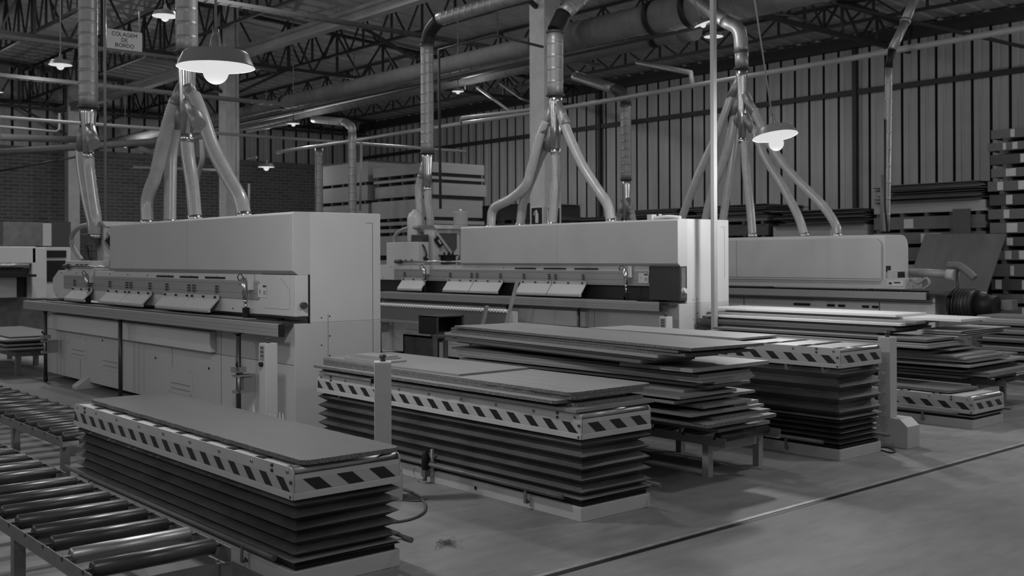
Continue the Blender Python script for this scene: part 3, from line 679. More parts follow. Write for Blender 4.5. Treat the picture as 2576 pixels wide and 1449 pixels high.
    cb2 = MB().box(S+.03, S+.22, ca, cc, zb1, cz).build('control_box', paint2, t, bevel=.006)
    for q in (.15, .3, .45): MB().tube([(S+.03, ca+q, zb1+.06), (S-.0, ca+q, zb1+.06)], .018, 12).build('adjuster_knob', dark, cb2)
    MB().tube([(S+.0, ye+hood_len, zb1+.05), (S+.0, gy+.45, zb1+.05)], .013, 12).build('air_rod', chrome, t)
    MB().tube([(S+.0, gy+.45, zb1+.05), (S+.0, gy+.60, zb1+.05)], .028, 12).build('rod_end', dark, t)
    MB().tube(curve([(gx+.02, gy+.22, zt-.03), (gx-.05, gy+.60, zt-.04), (gx-.07, gy+.86, zt-.14), (gx-.07, gy+.85, zt-.28), (gx-.07, gy+.50, zt-.46)]), .028, 12).build('loop_hose', hose_b, t)
    MB().box(gx-.15, gx-.02, gy+.08, gy+.34, zt-.28, zt-.14).build('suction_port', dark, t, bevel=.008)
    MB().tube(curve([(gx-.09, gy+.26, zt-.28), (gx-.10, gy+.24, zt-.38), (gx-.10, gy+.02, zt-.52)]), .032, 12).build('black_hose', rubber, t)
    MB().tube(curve([(gx-.12, gy+.16, zt-.26), (gx-.15, gy+.02, zt-.32), (gx-.15, gy-.04, zt-.44), (gx-.12, gy+.06, zt-.48), (gx-.12, gy+.18, zt-.38), (gx-.12, gy+.16, zt-.26)]), .014, 10).build('cable_coil', rubber, t)
    return t
fl1 = [(yat(b, 4.06, 740), yat(a, 4.06, 740)) for a, b in ((165, 213), (252, 303), (304, 361), (393, 459), (460, 529))]
machine(4.15, 7.39, 'pale edge banding machine with a long grey hood, nearest of the three', 1.35, 1.82, 3.92, 7.30, 13.75, .81, False, flaps=fl1,
        clamps=(yat(217, 4.1), yat(613, 4.1)), rposts=((12.98, True), (10.62, False), (8.02, False)), labx=yat(659, 4.15))
fl2 = [(yat(b, 8.86, 730), yat(a, 8.86, 730)) for a, b in ((1001, 1061), (1115, 1180), (1182, 1253), (1299, 1376), (1378, 1462))]
machine(8.95, 7.50, 'middle edge banding machine with a black end guard below its hood', 1.375, 1.87, 3.85, 7.62, 14.4, .88, True, zr=.852, flaps=fl2,
        clamps=(yat(1066, 8.9), yat(1572, 8.9)), rposts=((13.1, True), (10.2, False), (8.9, False)), labx=yat(1618, 8.95))
# small things on the machine tops
tag(MB().tube(curve([(9.02, 7.95, 1.885), (9.06, 7.75, 1.90), (9.1, 7.6, 1.885)]), .022, 10).box(8.98, 9.06, 7.92, 7.99, 1.872, 1.93).tube([(9.1, 7.9, 1.872), (9.1, 7.9, 1.935)], .018, 8).build('rag', plastic_w), 'crumpled pale rag and air gun lying on top of the middle machine', 'rag')
t = thing('plastic_tank', 'milky plastic tank standing at the far end of the middle machine', 'tank', (9.25, 12.85, 1.682))
MB().lathe((9.25, 12.85, 1.682), [(.001, 0), (.11, 0), (.12, .03), (.12, .36), (.09, .44), (.05, .46), (.001, .46)], 20).build('tank_body', plastic_w, t)
MB().lathe((9.25, 12.85, 2.142), [(.045, 0), (.045, .03), (.001, .03)], 14).build('cap', plastic_w, t)
t = thing('glue_canister', 'clear lidded canister standing on the gluing unit of the middle machine', 'canister', (9.88, 12.55, 1.932))
MB().lathe((9.88, 12.55, 1.932), [(.001, 0), (.10, 0), (.11, .02), (.11, .19), (.115, .20), (.115, .215), (.001, .22)], 24).build('canister_body', plastic_w, t)
MB().lathe((9.88, 12.55, 2.15), [(.02, 0), (.025, .03), (.001, .045)], 12).build('lid_knob', chrome, t)
tag(MB().lathe((9.3, 10.9, 1.87), [(.001, 0), (.035, 0), (.035, .05), (.03, .06), (.035, .065), (.035, .11), (.02, .12), (.001, .12)], 16).build('signal_lamp', black), 'small black signal lamp on top of the middle machine hood at its far end', 'signal lamp')
# ------------------------------------------------------------------ third machine
t = thing('edge_banding_machine', 'farthest edge banding machine with a rounded hood, at the right', 'machine', (13.0, 10, 0), 'edge banding machines')
Y3, F3 = 7.17, 13.2
pr = [(12.70, 1.13), (13.30, 1.13), (13.30, 1.55)]+[(13.14+.16*math.cos(R(a)), 1.57+.16*math.sin(R(a))) for a in (15, 35, 55, 75, 90)]+[(12.72, 1.73), (12.70, 1.71)]
hd = MB().prism(pr, 'y', Y3, F3).build('hood', paint2, t, bevel=.004)
pr = [(Y3+.03, 1.12), (F3, 1.12), (F3, 1.69)]+[(Y3+.03+.12*(1-math.sin(R(a))), 1.57+.12*math.cos(R(a))) for a in (0, 20, 40, 60, 80, 90)]
MB().prism(pr, 'x', 12.64, 12.70).build('hood_front', paint, hd, bevel=.006)
MB().box(12.63, 12.64, Y3+.03, F3, 1.15, 1.155).box(12.63, 12.64, Y3+.03, F3, 1.10, 1.105).box(12.635, 12.641, 9.5, 9.504, 1.16, 1.68).build('hood_seam', mat('seam_grey', .25, .5), hd)
m = MB().box(12.72, 12.84, Y3-.004, Y3, 1.24, 1.32).box(12.94, 13.2, Y3-.004, Y3, 1.16, 1.24); m.build('end_opening', black, hd)
MB().box(12.75, 12.93, Y3-.05, Y3, 1.16, 1.26).build('end_housing', paint, hd, bevel=.004)
be = MB().box(12.66, 12.90, Y3-.02, F3, 1.02, 1.13).build('pressure_beam', paint, t, bevel=.004)
MB().box(12.66, 13.1, Y3-.30, Y3-.02, 1.02, 1.16).build('beam_end', paint, be, bevel=.004)
lx = MB().box(12.652, 12.658, Y3-.28, Y3-.06, 1.06, 1.13).build('warning_label', sign_m, be)
MB().box(12.649, 12.652, Y3-.12, Y3-.08, 1.08, 1.11).box(12.649, 12.652, Y3-.24, Y3-.15, 1.095, 1.115).build('label_print', ink, lx)
m = MB(); y = Y3-.6
while y < F3: m.box(12.60, 12.70, y, y+.05, .985, 1.01); y += .06
m.build('chain_pads', black, t)
MB().box(12.5, 13.2, Y3-.95, F3, .96, .985).build('work_top', mat('dark_table_top', .05, .35, .4), t)
rl = MB().box(12.45, 12.52, 6.48, F3, .90, .99).build('support_rail', alu, t, bevel=.003)
MB().box(12.449, 12.521, 6.474, 6.48, .90, .99).build('end_cap', dark, rl)
cb = MB().box(12.62, 13.0, 6.45, F3, .08, .96).build('cabinet', paint, t, bevel=.004)
m = MB()
for y in (7.2, 9.35, 11.3): m.box(12.617, 12.621, y, y+.012, .1, .85)
m.box(12.612, 12.621, 6.4, F3, .855, .862); m.build('panel_seam', dark, cb)
for a, b in ((1998, 2038), (2082, 2100), (2110, 2126), (2170, 2186), (2195, 2210)):
    MB().box(12.60, 12.625, yat(b, 12.62), yat(a, 12.62), .77, .80).build('grip_slot', black, cb)
for y in (6.45, 9.0, 12.3): MB().box(12.7, 12.85, y, y+.15, 0, .08).build('levelling_foot', dark, t)
# machines in the far left background
t = thing('panel_saw', 'large pale woodworking machine cut by the left edge', 'machine', (3.5, 19, 0))
def px_box(m, u0, u1, v0, v1, Y, dy, mi=0):
    a = P(u0, v1, Y=Y); b = P(u1, v0, Y=Y); m.box(a[0], b[0], Y, Y+dy, a[2], b[2], mi); return m
px_box(MB(), -30, 92, 620, 664, 20, 1.5).build('upper_housing', paint2, t, bevel=.02)
px_box(MB(), 80, 118, 622, 752, 20.0, 1.4).build('corner_housing', paint2, t, bevel=.02)
px_box(MB(), -30, 80, 664, 690, 20.2, 1.2).build('feed_opening', dark, t)
MB().tube([P(-30, 668, Y=19.95), P(72, 668, Y=19.95)], .05, 12).build('feed_bar', roller_l, t)
px_box(MB(), -30, 92, 690, 698, 19.6, 1.0).build('black_table_edge', black, t)
px_box(MB(), -30, 42, 698, 750, 20.3, 1.0).build('front_panel', paint, t)
px_box(MB(), 42, 76, 698, 748, 20.3, 1.0).build('dark_door', black, t)
px_box(MB(), -30, 120, 745, 900, 21.4, .1).build('base_panel', frame_m, t)
cbn = px_box(MB(), 104, 178, 622, 752, 21.0, 1.0).build('side_cabinet', paint2, t, bevel=.01)
px_box(MB(), 115, 167, 630, 648, 20.97, .03).build('upper_window', black, cbn)
px_box(MB(), 115, 167, 655, 709, 20.97, .03).build('lower_window', black, cbn)
m = MB(); px_box(m, 8, 110, 560, 619, 21.3, 1.0); m.build('top_hood', frame_m, t, bevel=.01)
px_box(MB(), 108, 130, 562, 619, 21.28, 1.0).build('hood_end', paint, t, bevel=.01)
px_box(MB(), 128, 178, 558, 622, 23.6, .1).build('back_door', mat('back_door', .05, .6), t)
# ================================================================== EXTRACTION DROPS WITH HOSES
def drop(lb, X, duct, rad, man, mr, stubs, hoses, hr, ztop=5.5, elbow=None, smooth=False, extra=None):
    """duct: (u, v_flange); man: v of manifold foot; stubs: list of pixel pairs; hoses: list of pixel polylines with x offsets"""
    u, vf = duct; x, y, zf = P(u, vf, X=X); zm = P(u, man, X=X)[2]
    t = thing('extraction_drop', lb, 'extraction duct', (x, y, zm), 'dust extraction drops')
    if elbow:
        zt = P(elbow[0][0], elbow[0][1], X=X)[2]
        m = MB(); spiral(m, (x, y, zf), (x, y, zt), rad); m.build('vertical_duct', duct_m, t)
        MB().tube(curve([(x, y, zt)]+elbow[1], 5), rad*1.03, 20).build('elbow', elbow[3], t)
        m = MB(); spiral(m, elbow[1][-1], elbow[2], rad*.98); m.build('sloping_duct', duct_m, t)
        MB().tube([(x, y, zt-.03), (x, y, zt+.0)], rad*1.12, 20).build('duct_collar', dark, t)
    else:
        m = MB(); spiral(m, (x, y, zf), (x, y, ztop), rad); m.build('vertical_duct', duct_m, t)
    MB().tube([(x, y, zf-.012), (x, y, zf+.012)], rad*1.16, 20).build('flange', dark, t)
    h = zf-zm
    MB().tube([(x, y, zf), (x, y, zf-h*.12), (x, y, zf-h*.55), (x, y, zm)], [rad*.86, rad*.84, (rad+mr)*.5*.86, mr], 20).build('manifold', duct_s, t)
    MB().tube([(x, y, zm-.02), (x, y, zm+.05)], mr*1.07, 18).build('hose_clamp', chrome, t)
    for (u0, v0), (u1, v1), dx in stubs:
        a = P(u0, v0, X=X); b = P(u1, v1, X=X+dx); MB().tube([a, b], hr*1.04, 16).build('branch_pipe', duct_m, t)
    for pl, dx0, dx1 in hoses:
        n = len(pl); pts = [P(a, b, X=X+dx0+(dx1-dx0)*i/(n-1)) for i, (a, b) in enumerate(pl)]
        m = MB()
        if smooth: m.tube(curve(pts, 10), hr, 14)
        else: ribbed(m, pts, hr)
        ho = m.build('flexible_hose', hose_m, t)
        e = Vector(pts[-1]); d = (e-Vector(pts[-2])).normalized()
        MB().tube([e-d*.02, e+d*.03], hr*1.12, 16).build('hose_clamp', chrome, ho)
    return t
drop('tall spiral duct with four clear ribbed hoses spreading onto the nearest machine', 4.6, (470, 132), .112, 352, .066,
     [((462, 215), (441, 262), -.05), ((463, 275), (444, 312), .05), ((470, 215), (493, 262), .0), ((476, 258), (500, 312), -.12)],
     [([(443, 250), (424, 310), (406, 377), (390, 445), (371, 500), (371, 560)], -.05, -.12), ([(446, 305), (436, 345), (430, 390), (428, 470), (427, 556)], .08, .08),
      ([(469, 352), (474, 400), (483, 460), (491, 550)], 0, -.04), ([(488, 240), (508, 290), (538, 377), (576, 450), (604, 500), (614, 545)], 0, -.05)], .067, ztop=7.9)
y2 = P(1397, 240, X=9.35)[1]
drop('spiral duct with a black elbow and four smooth hoses fanning onto the middle machine', 9.35, (1397, 240), .105, 385, .062,
     [((1390, 262), (1366, 335), -.05), ((1392, 318), (1378, 378), .05), ((1402, 262), (1424, 315), -.04)],
     [([(1375, 305), (1358, 350), (1335, 430), (1322, 467), (1285, 500), (1242, 525), (1235, 570)], -.05, -.1), ([(1380, 360), (1360, 392), (1341, 440), (1318, 500), (1309, 566)], .06, .06),
      ([(1398, 385), (1400, 420), (1398, 472), (1392, 530), (1389, 562)], 0, 0), ([(1412, 290), (1434, 350), (1466, 418), (1500, 472), (1528, 515), (1537, 557)], -.04, -.04)], .062,
     elbow=((1397, 78), [(9.38, y2, 4.42), (9.5, y2, 4.62)], (11.2, y2-.4, 6.2), black))
y3 = P(1866, 172, X=12.95)[1]
drop('shiny elbowed duct with six grey hoses spreading onto the farthest machine', 12.95, (1866, 172), .098, 357, .055,
     [((1862, 195), (1836, 248), 0), ((1862, 250), (1843, 290), .1), ((1864, 285), (1846, 320), .2), ((1874, 238), (1898, 285), 0), ((1872, 290), (1895, 330), .1)],
     [([(1840, 240), (1822, 290), (1800, 345), (1775, 400), (1752, 452), (1722, 530), (1702, 602)], 0, -.1), ([(1848, 285), (1836, 350), (1812, 430), (1788, 490), (1765, 602)], .1, .1),
      ([(1850, 315), (1843, 380), (1832, 460), (1812, 602)], .2, .2), ([(1873, 357), (1878, 440), (1887, 520), (1893, 592)], 0, 0),
      ([(1895, 320), (1924, 395), (1966, 464), (2006, 540), (2024, 592)], .1, .1), ([(1895, 275), (1925, 340), (1960, 398), (2006, 453), (2066, 513), (2100, 562), (2106, 592)], 0, 0)], .062, smooth=True,
     elbow=((1866, 128), [(12.90, y3+.02, 4.85), (12.8, y3+.2, 5.0)], (12.9, y3+.95, 5.55), duct_m))
ya = P(224, 270, X=4.6)[1]
drop('tall spiral duct at the upper left with one ribbed hose, left of the hanging sign', 4.34, (222, 270), .108, 395, .06,
     [((225, 322), (236, 362), -.1), ((212, 330), (204, 372), .05)], [([(204, 362), (205, 400), (211, 450), (222, 510), (234, 560), (238, 594)], .06, .03), ([(222, 395), (224, 430), (233, 500), (241, 555), (240, 592)], 0, 0)], .066, ztop=7.9)
yb = P(1075, 385, X=9.4)[1]; zt = P(1075, 60, X=9.4)[2]
drop('slim duct with a black elbow over the far end of the middle machine', 9.4, (1075, 385), .098, 478, .06,
     [((1070, 410), (1060, 450), -.05)], [([(1060, 440), (1054, 480), (1056, 530), (1062, 575), (1066, 600)], -.05, -.05), ([(1076, 478), (1077, 510), (1082, 545), (1080, 600)], 0, 0)], .06,
     elbow=((1075, 112), [(9.4, yb-.08, 4.83), (9.4, yb-.32, 4.98)], (9.4, yb-7, 5.0), black))
X5 = 14.55; yc = P(1575, 452, X=X5)[1]; z5 = P(1575, 235, X=X5)[2]
drop('background spiral duct with an elbow in front of the ribbed wall', X5, (1575, 452), .10, 560, .055,
     [((1578, 500), (1590, 540), 0), ((1570, 505), (1556, 545), 0)], [([(1588, 530), (1592, 550), (1593, 580), (1594, 820)], 0, 0), ([(1560, 535), (1554, 555), (1553, 580), (1552, 820)], 0, 0)], .06,
     elbow=((1575, 262), [(X5-.03, yc+.04, z5+.0), (X5-.1, yc+.2, z5+.1)], P(1448, 192, X=15.0), dark))
for (u, v0, v1, r, X, lb) in ((887, 335, 575, .10, 13.6, 'far spiral duct with an elbow rising behind the near machine'), (803, 372, 575, .105, 14.5, 'short upright duct rising behind the near machine, left of the elbowed one')):
    x, y, z0 = P(u, v1, X=X); z1 = P(u, v0, X=X)[2]
    t = thing('extraction_drop', lb, 'extraction duct', (x, y, z0), 'dust extraction drops')
    m = MB(); spiral(m, (x, y, .02), (x, y, z1), r, 16, .2); m.build('vertical_duct', duct_m, t)
    if v0 == 335:
        q = P(790, 300, X=X+.5); e = P(868, 308, X=X+.1)
        MB().tube(curve([(x, y, z1), P(884, 320, X=X), e], 6), r, 16).build('elbow', duct_m, t)
        m = MB(); spiral(m, e, q, r*.98, 16, .3); m.build('sloping_duct', pipe_w, t)
    else: MB().tube([(x, y, z1), (x, y, z1+.03)], r*1.1, 16).build('flange', dark, t)
# slim duct at the right
t = thing('extraction_drop', 'slim spiral duct coming down at the right, ending on the farthest machine', 'extraction duct', (13.1, 7.3, 1.75), 'dust extraction drops')
X6 = 13.05; m = MB(); a = P(2229, 582, X=X6); b = P(2236, 170, X=X6); spiral(m, a, b, .048, 14, .2); m.build('vertical_duct', duct_m, t)
m = MB(); c = P(2244, 125, X=X6); MB().tube([b, c], .05, 14).build('black_coupling', black, t)
d = P(2276, 58, X=X6+.2); m.tube([c, d], .058, 14); d2 = P(2310, -30, X=X6+.5); m.tube([d, d2], .062, 14).tube([d, Vector(d)+(Vector(d2)-Vector(d))*.08], .072, 14); m.build('sloping_duct', duct_m, t)
MB().tube([P(2222, 582, X=X6), P(2222, 440, X=X6)], .04, 12).build('side_tube', frame_m, t)
MB().tube([P(2232, 582, X=X6-.08), P(2226, 520, X=X6-.08), P(2226, 300, X=X6-.08)], .012, 8).build('cable', black, t)
# ================================================================== BOARDS
BN = [0]
def board(x0, x1, y0, y1, z0, th, m, lb, grp, rot=0., edge=None, rr=0., name='board', bevel=0):
    cx, cy = (x0+x1)/2, (y0+y1)/2; w, l = (x1-x0)/2, (y1-y0)/2
    b = MB()
    pts = rrect(-w, w, -l, l, rr, 5) if rr else [(-w, -l), (w, -l), (w, l), (-w, l)]
    if edge:   # rough sawn edge wanders a little
        q = []
        for i in range(len(pts)):
            p0, p1 = Vector(pts[i]), Vector(pts[(i+1) % len(pts)]); n = max(1, int((p1-p0).length/.05))
            for k in range(n):
                p = p0+(p1-p0)*k/n; q.append((p.x+random.uniform(-.0035, .0035), p.y+random.uniform(-.0035, .0035)))
        pts = q
    b.prism(pts, 'z', 0, th, 0)
    if edge:
        for i in range(2, len(b.m)): b.m[i] = 1
    o = b.build(name, [m, edge] if edge else m, loc=(0, 0, 0))
    o.location = (cx, cy, z0); o.rotation_euler = (0, 0, R(rot))
    return tag(o, lb, 'board', grp)
# nearest lift: one brown board with rounded corners and a broken edge
board(2.335, 2.855, 4.07, 6.78, ZT1+.003, .021, board_d, 'brown hardboard sheet with rounded corners and a rough edge on the nearest lift table', 'boards on the lift tables', -.4, edge_d, .05, 'hardboard_sheet')
# second lift: a small pile
z = ZT2+.003
pile = [(4.02, 4.66, 4.10, 6.80, .018, board_a, None, 0, 0), (4.07, 4.64, 4.16, 6.84, .020, board_c, edge_d, .6, .03), (3.99, 4.58, 4.22, 6.86, .018, board_a, edge_d, -.5, .02),
        (4.07, 4.66, 4.17, 6.83, .020, board_c, edge_d, .3, .03), (4.07, 4.74, 4.18, 6.86, .019, board_g, edge_d, -.2, .04)]
for i, (a, b_, c, d, th, m, e, rt, rr) in enumerate(pile):
    k = len(pile)-1-i
    lb = 'grooved pale panel with a chipped corner, largest on the middle foreground lift table' if k == 0 else 'board %s in the flat pile under the grooved panel' % ['', 'directly below', 'second', 'third', 'lowest'][k].replace('second', 'second down').replace('third', 'third down')
    board(a, b_, c, d, z, th, m, lb, 'boards on the lift tables', rt, e, rr); z += th+.001
board(4.10, 4.70, 5.25, 6.85, z, .012, board_a, 'smooth square board lying on the rear half of the grooved panel', 'boards on the lift tables', .8); z += .0125
for k, (a, b_, c, d) in enumerate(((4.13, 4.32, 6.12, 6.62), (4.16, 4.34, 6.22, 6.60), (4.17, 4.33, 6.24, 6.56))):
    board(a, b_, c, d, z, .012, board_b, 'small offcut, %s of three stacked behind the pale post on the middle lift' % ('lowest', 'middle', 'top')[k], 'small offcuts on the middle lift', 2); z += .0125
# third lift: one large white board and a small one
board(6.66, 7.16, 4.98, 6.62, ZT3+.003, .016, board_b, 'large pale board lying on the rear part of the tallest lift table', 'boards on the lift tables', -.6)
# fourth lift
board(8.66, 9.05, 5.30, 6.7, ZT4+.003, .018, board_a, 'pale board on the far half of the lowest lift table', 'boards on the lift tables', 1)
board(8.72, 9.22, 4.30, 5.22, ZT4+.003, .022, board_c, 'dark chipped board with a bent corner on the near half of the lowest lift table', 'boards on the lift tables', -4, edge_d, .05)
# irregular pile on the low roller conveyor in the middle
def pile_px(L, group, where, zmin):
    zt = zmin; n = len(L)
    for i, (uL, vb, uR, y0, th, ln, m, rt, e) in enumerate(L):
        x0, _, z = P(uL, vb, Y=y0); x1 = P(uR, vb-14, Y=y0)[0]
        z = max(z, zt+.0005) if i else zmin
        board(x0, x1, y0, y0+ln, z, th, m, 'board %s in %s' % (nth(n-1-i), where), group, rt, e); zt = z+th
    return zt
T = [(1806, 1098, 1937, 4.28, .022, 2.6, board_a, 0, None), (1795, 1083, 1925, 4.34, .018, .10, board_a, 0, None), (1781, 1078, 1954, 4.12, .022, 2.70, board_a, 0, edge_d), (1789, 1062, 1935, 4.2, .018, 2.6, board_a, .6, edge_d),
     (1745, 1050, 1925, 4.2, .018, 2.5, board_a, -1, None), (1840, 1037, 1905, 4.25, .018, 1.3, board_b, 2, None), (1769, 1029, 1890, 4.22, .018, 1.6, board_a, 0, None), (1760, 1024, 1900, 4.4, .018, 2.2, board_a, 0, None),
     (1706, 1017, 1862, 4.3, .018, 2.3, board_a, -1.5, None), (1703, 1006, 1850, 4.26, .018, 2.3, board_a, 1, None), (1720, 998, 1866, 4.36, .018, 2.0, board_a, 0, None), (1778, 984, 1888, 4.3, .018, 2.0, board_a, 0, None), (1740, 975, 1890, 4.35, .018, 2.4, board_a, 1, None),
     (1798, 971, 1886, 4.22, .016, 2.2, board_a, 0, None), (1767, 966, 1898, 4.22, .016, 2.5, board_a, 0, None), (1760, 960, 1892, 4.24, .016, 2.5, board_b, 0, None), (1757, 953, 1887, 4.26, .016, 2.5, board_a, 0, None), (1735, 944, 1880, 4.35, .016, 2.5, board_c, 0, None),
     (1742, 938, 1934, 4.22, .024, .62, board_b, 0, None)]
zt = pile_px(T, 'boards in the irregular pile in the middle', 'the irregular pile on the middle conveyor', .304)
# long sheets on top of that pile
TL = [(5.10, 5.60, 4.62, 6.86, .018, board_b, 0), (5.02, 5.50, 4.50, 6.95, .018, board_c, -.5), (5.05, 5.62, 4.42, 6.80, .018, board_a, .5), (5.02, 5.60, 4.36, 6.95, .022, board_b, 0), (5.04, 5.66, 4.16, 6.88, .018, board_a, .7), (5.05, 5.66, 4.20, 6.92, .016, board_c, -.4), (5.02, 5.68, 4.08, 6.82, .018, board_a, 0)]
z0 = zt; step = (.852-.018-z0)/6 if .852-.018-z0 > .12 else .021
for i, (a, b_, c, d, th, m, rt) in enumerate(TL):
    z = z0+.0005+i*step; k = len(TL)-1-i
    board(a+.14, b_+.14, c, d-.03, z, min(th, step-.0005), m, 'long sheet %s on the irregular pile in the middle' % nth(k), 'long sheets on the middle pile', rt-5.8, edge_d if k in (0, 2) else None)
for k in range(3):
    board(5.30, 5.50, 5.0+k*.7, 5.08+k*.7, z0, .001, board_a, 'thin spacer slip %d' % k, 'x') if False else None
# pile beyond the lowest lift
U = [(2493, 966, 2560, 4.45, .020, 2.6, board_c, -2, None), (2420, 962, 2540, 4.55, .018, 2.4, board_c, 0, None), (2478, 950, 2600, 4.35, .018, 2.7, board_a, 2, None), (2479, 943, 2602, 4.36, .018, 2.7, board_b, 2, None), (2425, 938, 2560, 4.5, .018, 2.6, board_c, 0, None),
     (2431, 926, 2590, 4.4, .018, 2.7, board_b, 1, None), (2400, 921, 2560, 4.6, .018, 2.5, board_a, 0, None), (2439, 913, 2540, 4.42, .018, 2.6, board_a, 0, None), (2431, 906, 2530, 4.44, .018, 2.6, board_b, 0, None), (2408, 900, 2508, 4.5, .018, 2.6, board_b, 0, None),
     (2340, 890, 2450, 4.7, .018, 2.4, board_c, 0, None), (2387, 883, 2450, 4.6, .016, 2.4, board_b, 1, None), (2331, 878, 2428, 4.62, .018, 2.5, board_b, 0, None), (2333, 872, 2426, 4.64, .018, 2.5, board_a, 0, None), (2331, 861, 2400, 4.68, .022, 2.4, board_c, 0, None)]
zu = pile_px(U, 'boards in the pile beyond the lowest lift table', 'the pile beyond the lowest lift table', .304)
z = zu+.001
for k in range(8):
    board(9.5+.03*(k % 3), 10.35+.05*((k*2) % 3), 4.62-.04*(k % 2), 5.0, z, .006, board_b if k % 2 else paper, 'thin veneer sheet %s in the ragged bundle on the right pile' % nth(7-k), 'ragged veneer sheets', (k*37 % 7-3)*.6, name='veneer_sheet'); z += .0075
# long white boards behind, on their own trestle
LW = [(.62, board_c, 9.25, 10.0, 5.3, 7.5), (.66, board_c, 9.2, 9.95, 5.2, 7.4), (.70, board_c, 9.2, 9.9, 5.1, 7.45), (.735, board_c, 9.28, 9.95, 5.15, 7.45), (.775, board_w, 9.22, 9.70, 5.05, 7.35), (.81, board_a, 9.3, 10.0, 4.95, 7.3), (.845, board_w, 9.5, 10.1, 4.6, 7.3), (.87, board_w, 9.4, 10.0, 5.2, 7.45)]
zl = zu+.001; st = max(.022, (.885-zl)/8)
for i, (z, m, a, b_, c, d) in enumerate(LW):
    k = len(LW)-1-i; z = zl+i*st
    board(a, b_, c, d, z, min(.034, st-.001), m, 'long %s board %s behind the tallest lift table' % ('white' if m is board_w else 'grey', nth(k)), 'long boards behind the tallest lift', .4*(i % 3-1))
# right edge pile
z = .304
for k in range(20):
    m = (board_c, board_a, board_b, board_c)[k % 4]
    if 5 < k < 9: m = bundle_x
    board(11.75+.04*((k*5) % 4), 12.42+.02*((k*3) % 4), 4.2-.06*((k*7) % 3), 5.62-.05*((k*3) % 4), z, .021, m, 'board %s in the pile at the far right edge' % nth(19-k), 'boards in the far right pile', (k*13 % 5-2)*.5); z += .0235
# tables with boards in the left background
def low_table(x0, x1, y0, y1, h, lb, n, where, grp, mats, zb=None):
    t = thing('low_table', lb, 'table', ((x0+x1)/2, (y0+y1)/2, 0), 'low tables in the left background')
    MB().box(x0, x1, y0, y1, h-.06, h).build('table_frame', frame_m, t)
    for x in (x0, x1-.06):
        for y in (y0, (y0+y1)/2, y1-.06): MB().box(x, x+.06, y, y+.06, 0, h-.06).build('leg', frame_m, t)
    z = h+.001
    for k in range(n):
        j = (k*7) % 5
        board(x0-.04*j-.02, x1+.03*((k*3) % 4), y0-.05*j, y1-.1*((k*3) % 5), z, .02, mats[k % len(mats)], 'board %s on %s' % (nth(n-1-k), where), grp, (k*5 % 5-2)*.6); z += .0215
    return z
low_table(3.9, 4.55, 13.85, 16.4, .30, 'low table with pale boards left of the nearest machine', 9, 'the low table left of the nearest machine', 'boards on the nearer background table', (board_c, board_a, board_b, board_c, board_b))
low_table(6.3, 7.1, 21.95, 24.6, .36, 'farther low table with boards at the left edge', 10, 'the farther low table at the left edge', 'boards on the farther background table', (board_c, board_a, board_c, board_b))
# ================================================================== STACKS OF BOARD BUNDLES
LABN = [0]
def bundle_stack(x0, x1, y0, y1, layers, where, grp, m0, labels=(), loose=0, seed=1, faces='x'):
    """layers: list of (height of boards, gap below). each bundle a thing with skids and paper labels"""
    rnd = random.Random(seed); z = 0; n = len(layers)
    for i, (h, gap) in enumerate(layers):
        dx, dy = rnd.uniform(-.04, .04), rnd.uniform(-.05, .05)
        mm = m0[i % len(m0)]
        pap = (i in labels)
        t = thing('board_bundle', 'bundle %s in %s' % (nth(n-1-i), where), 'board bundle', ((x0+x1)/2+dx, (y0+y1)/2+dy, z), grp)
        X0, X1, Y0, Y1 = x0+dx, x1+dx, y0+dy, y1+dy
        MB().box(X0, X1, Y0, Y1, z+gap, z+gap+h).build('boards', mm, t)
        if gap > 0:
            k = 0; yy = Y0+.12
            while yy < Y1-.1:
                MB().box(X0+.01, X1-.01, yy, yy+.09, z, z+gap).build('skid', wood_d, t); yy += .62
        if pap:
            for q in range(rnd.choice((1, 2))):
                LX = X0-.006-.002*q
                a = rnd.uniform(Y0+.2 if n < 10 else Y1-.85, Y1-.5 if n < 10 else Y1-.2); w = rnd.uniform(.12, .3)*(1 if n < 10 else .6); hh = min(h*.85, .22)
                MB().quad((LX, a, z+gap+h*.08), (LX, a+w, z+gap+h*.08), (LX, a+w, z+gap+h*.08+hh), (LX, a, z+gap+h*.08+hh)).build('paper_label', paper, t)
        z += gap+h
    for k in range(loose):
        a = rnd.uniform(-.12, .12); b_ = rnd.uniform(-.15, .12)
        board(x0+a, x1+a, y0+b_, y1+b_-rnd.uniform(0, .4), z, .02, (bundle_x, bundle_m, bundle_x)[k % 3], 'loose sheet %s on %s' % (nth(loose-1-k), where), grp+' loose sheets', rnd.uniform(-1.5, 1.5)); z += rnd.choice((.022, .03, .045))
        if z > 12: break
    return z
g = 'bundles stacked along the ribbed wall'
bundle_stack(23.8, 25.6, 11.0, 13.75, [(.33, .1), (.33, .09), (.30, .09), (.32, .09), (.27, .09), (.30, .08), (.25, .09)], 'the wide wall stack behind the leaning panel', g, (bundle_m, bundle_m, bundle_l, bundle_m), (4, 5), 14, 3)
bundle_stack(23.8, 25.6, 13.95, 16.7, [(.33, .1), (.35, .09), (.38, .09), (.38, .09), (.34, .09)], 'the wall stack right of the slanting hoses', g, (bundle_l,), (3, 4), 14, 4)
bundle_stack(23.8, 25.6, 16.9, 19.7, [(.30, .1), (.30, .09), (.28, .09), (.30, .09), (.30, .09), (.3, .09), (.15, .09)], 'the wall stack behind the fan of hoses', g, (bundle_m, bundle_x), (), 12, 5)
bundle_stack(23.8, 25.6, 19.9, 22.7, [(.32, .1), (.32, .09), (.3, .09), (.3, .09), (.3, .09), (.3, .09)], 'the wall stack left of the pale post', g, (bundle_x, bundle_m), (2, 5), 16, 6)
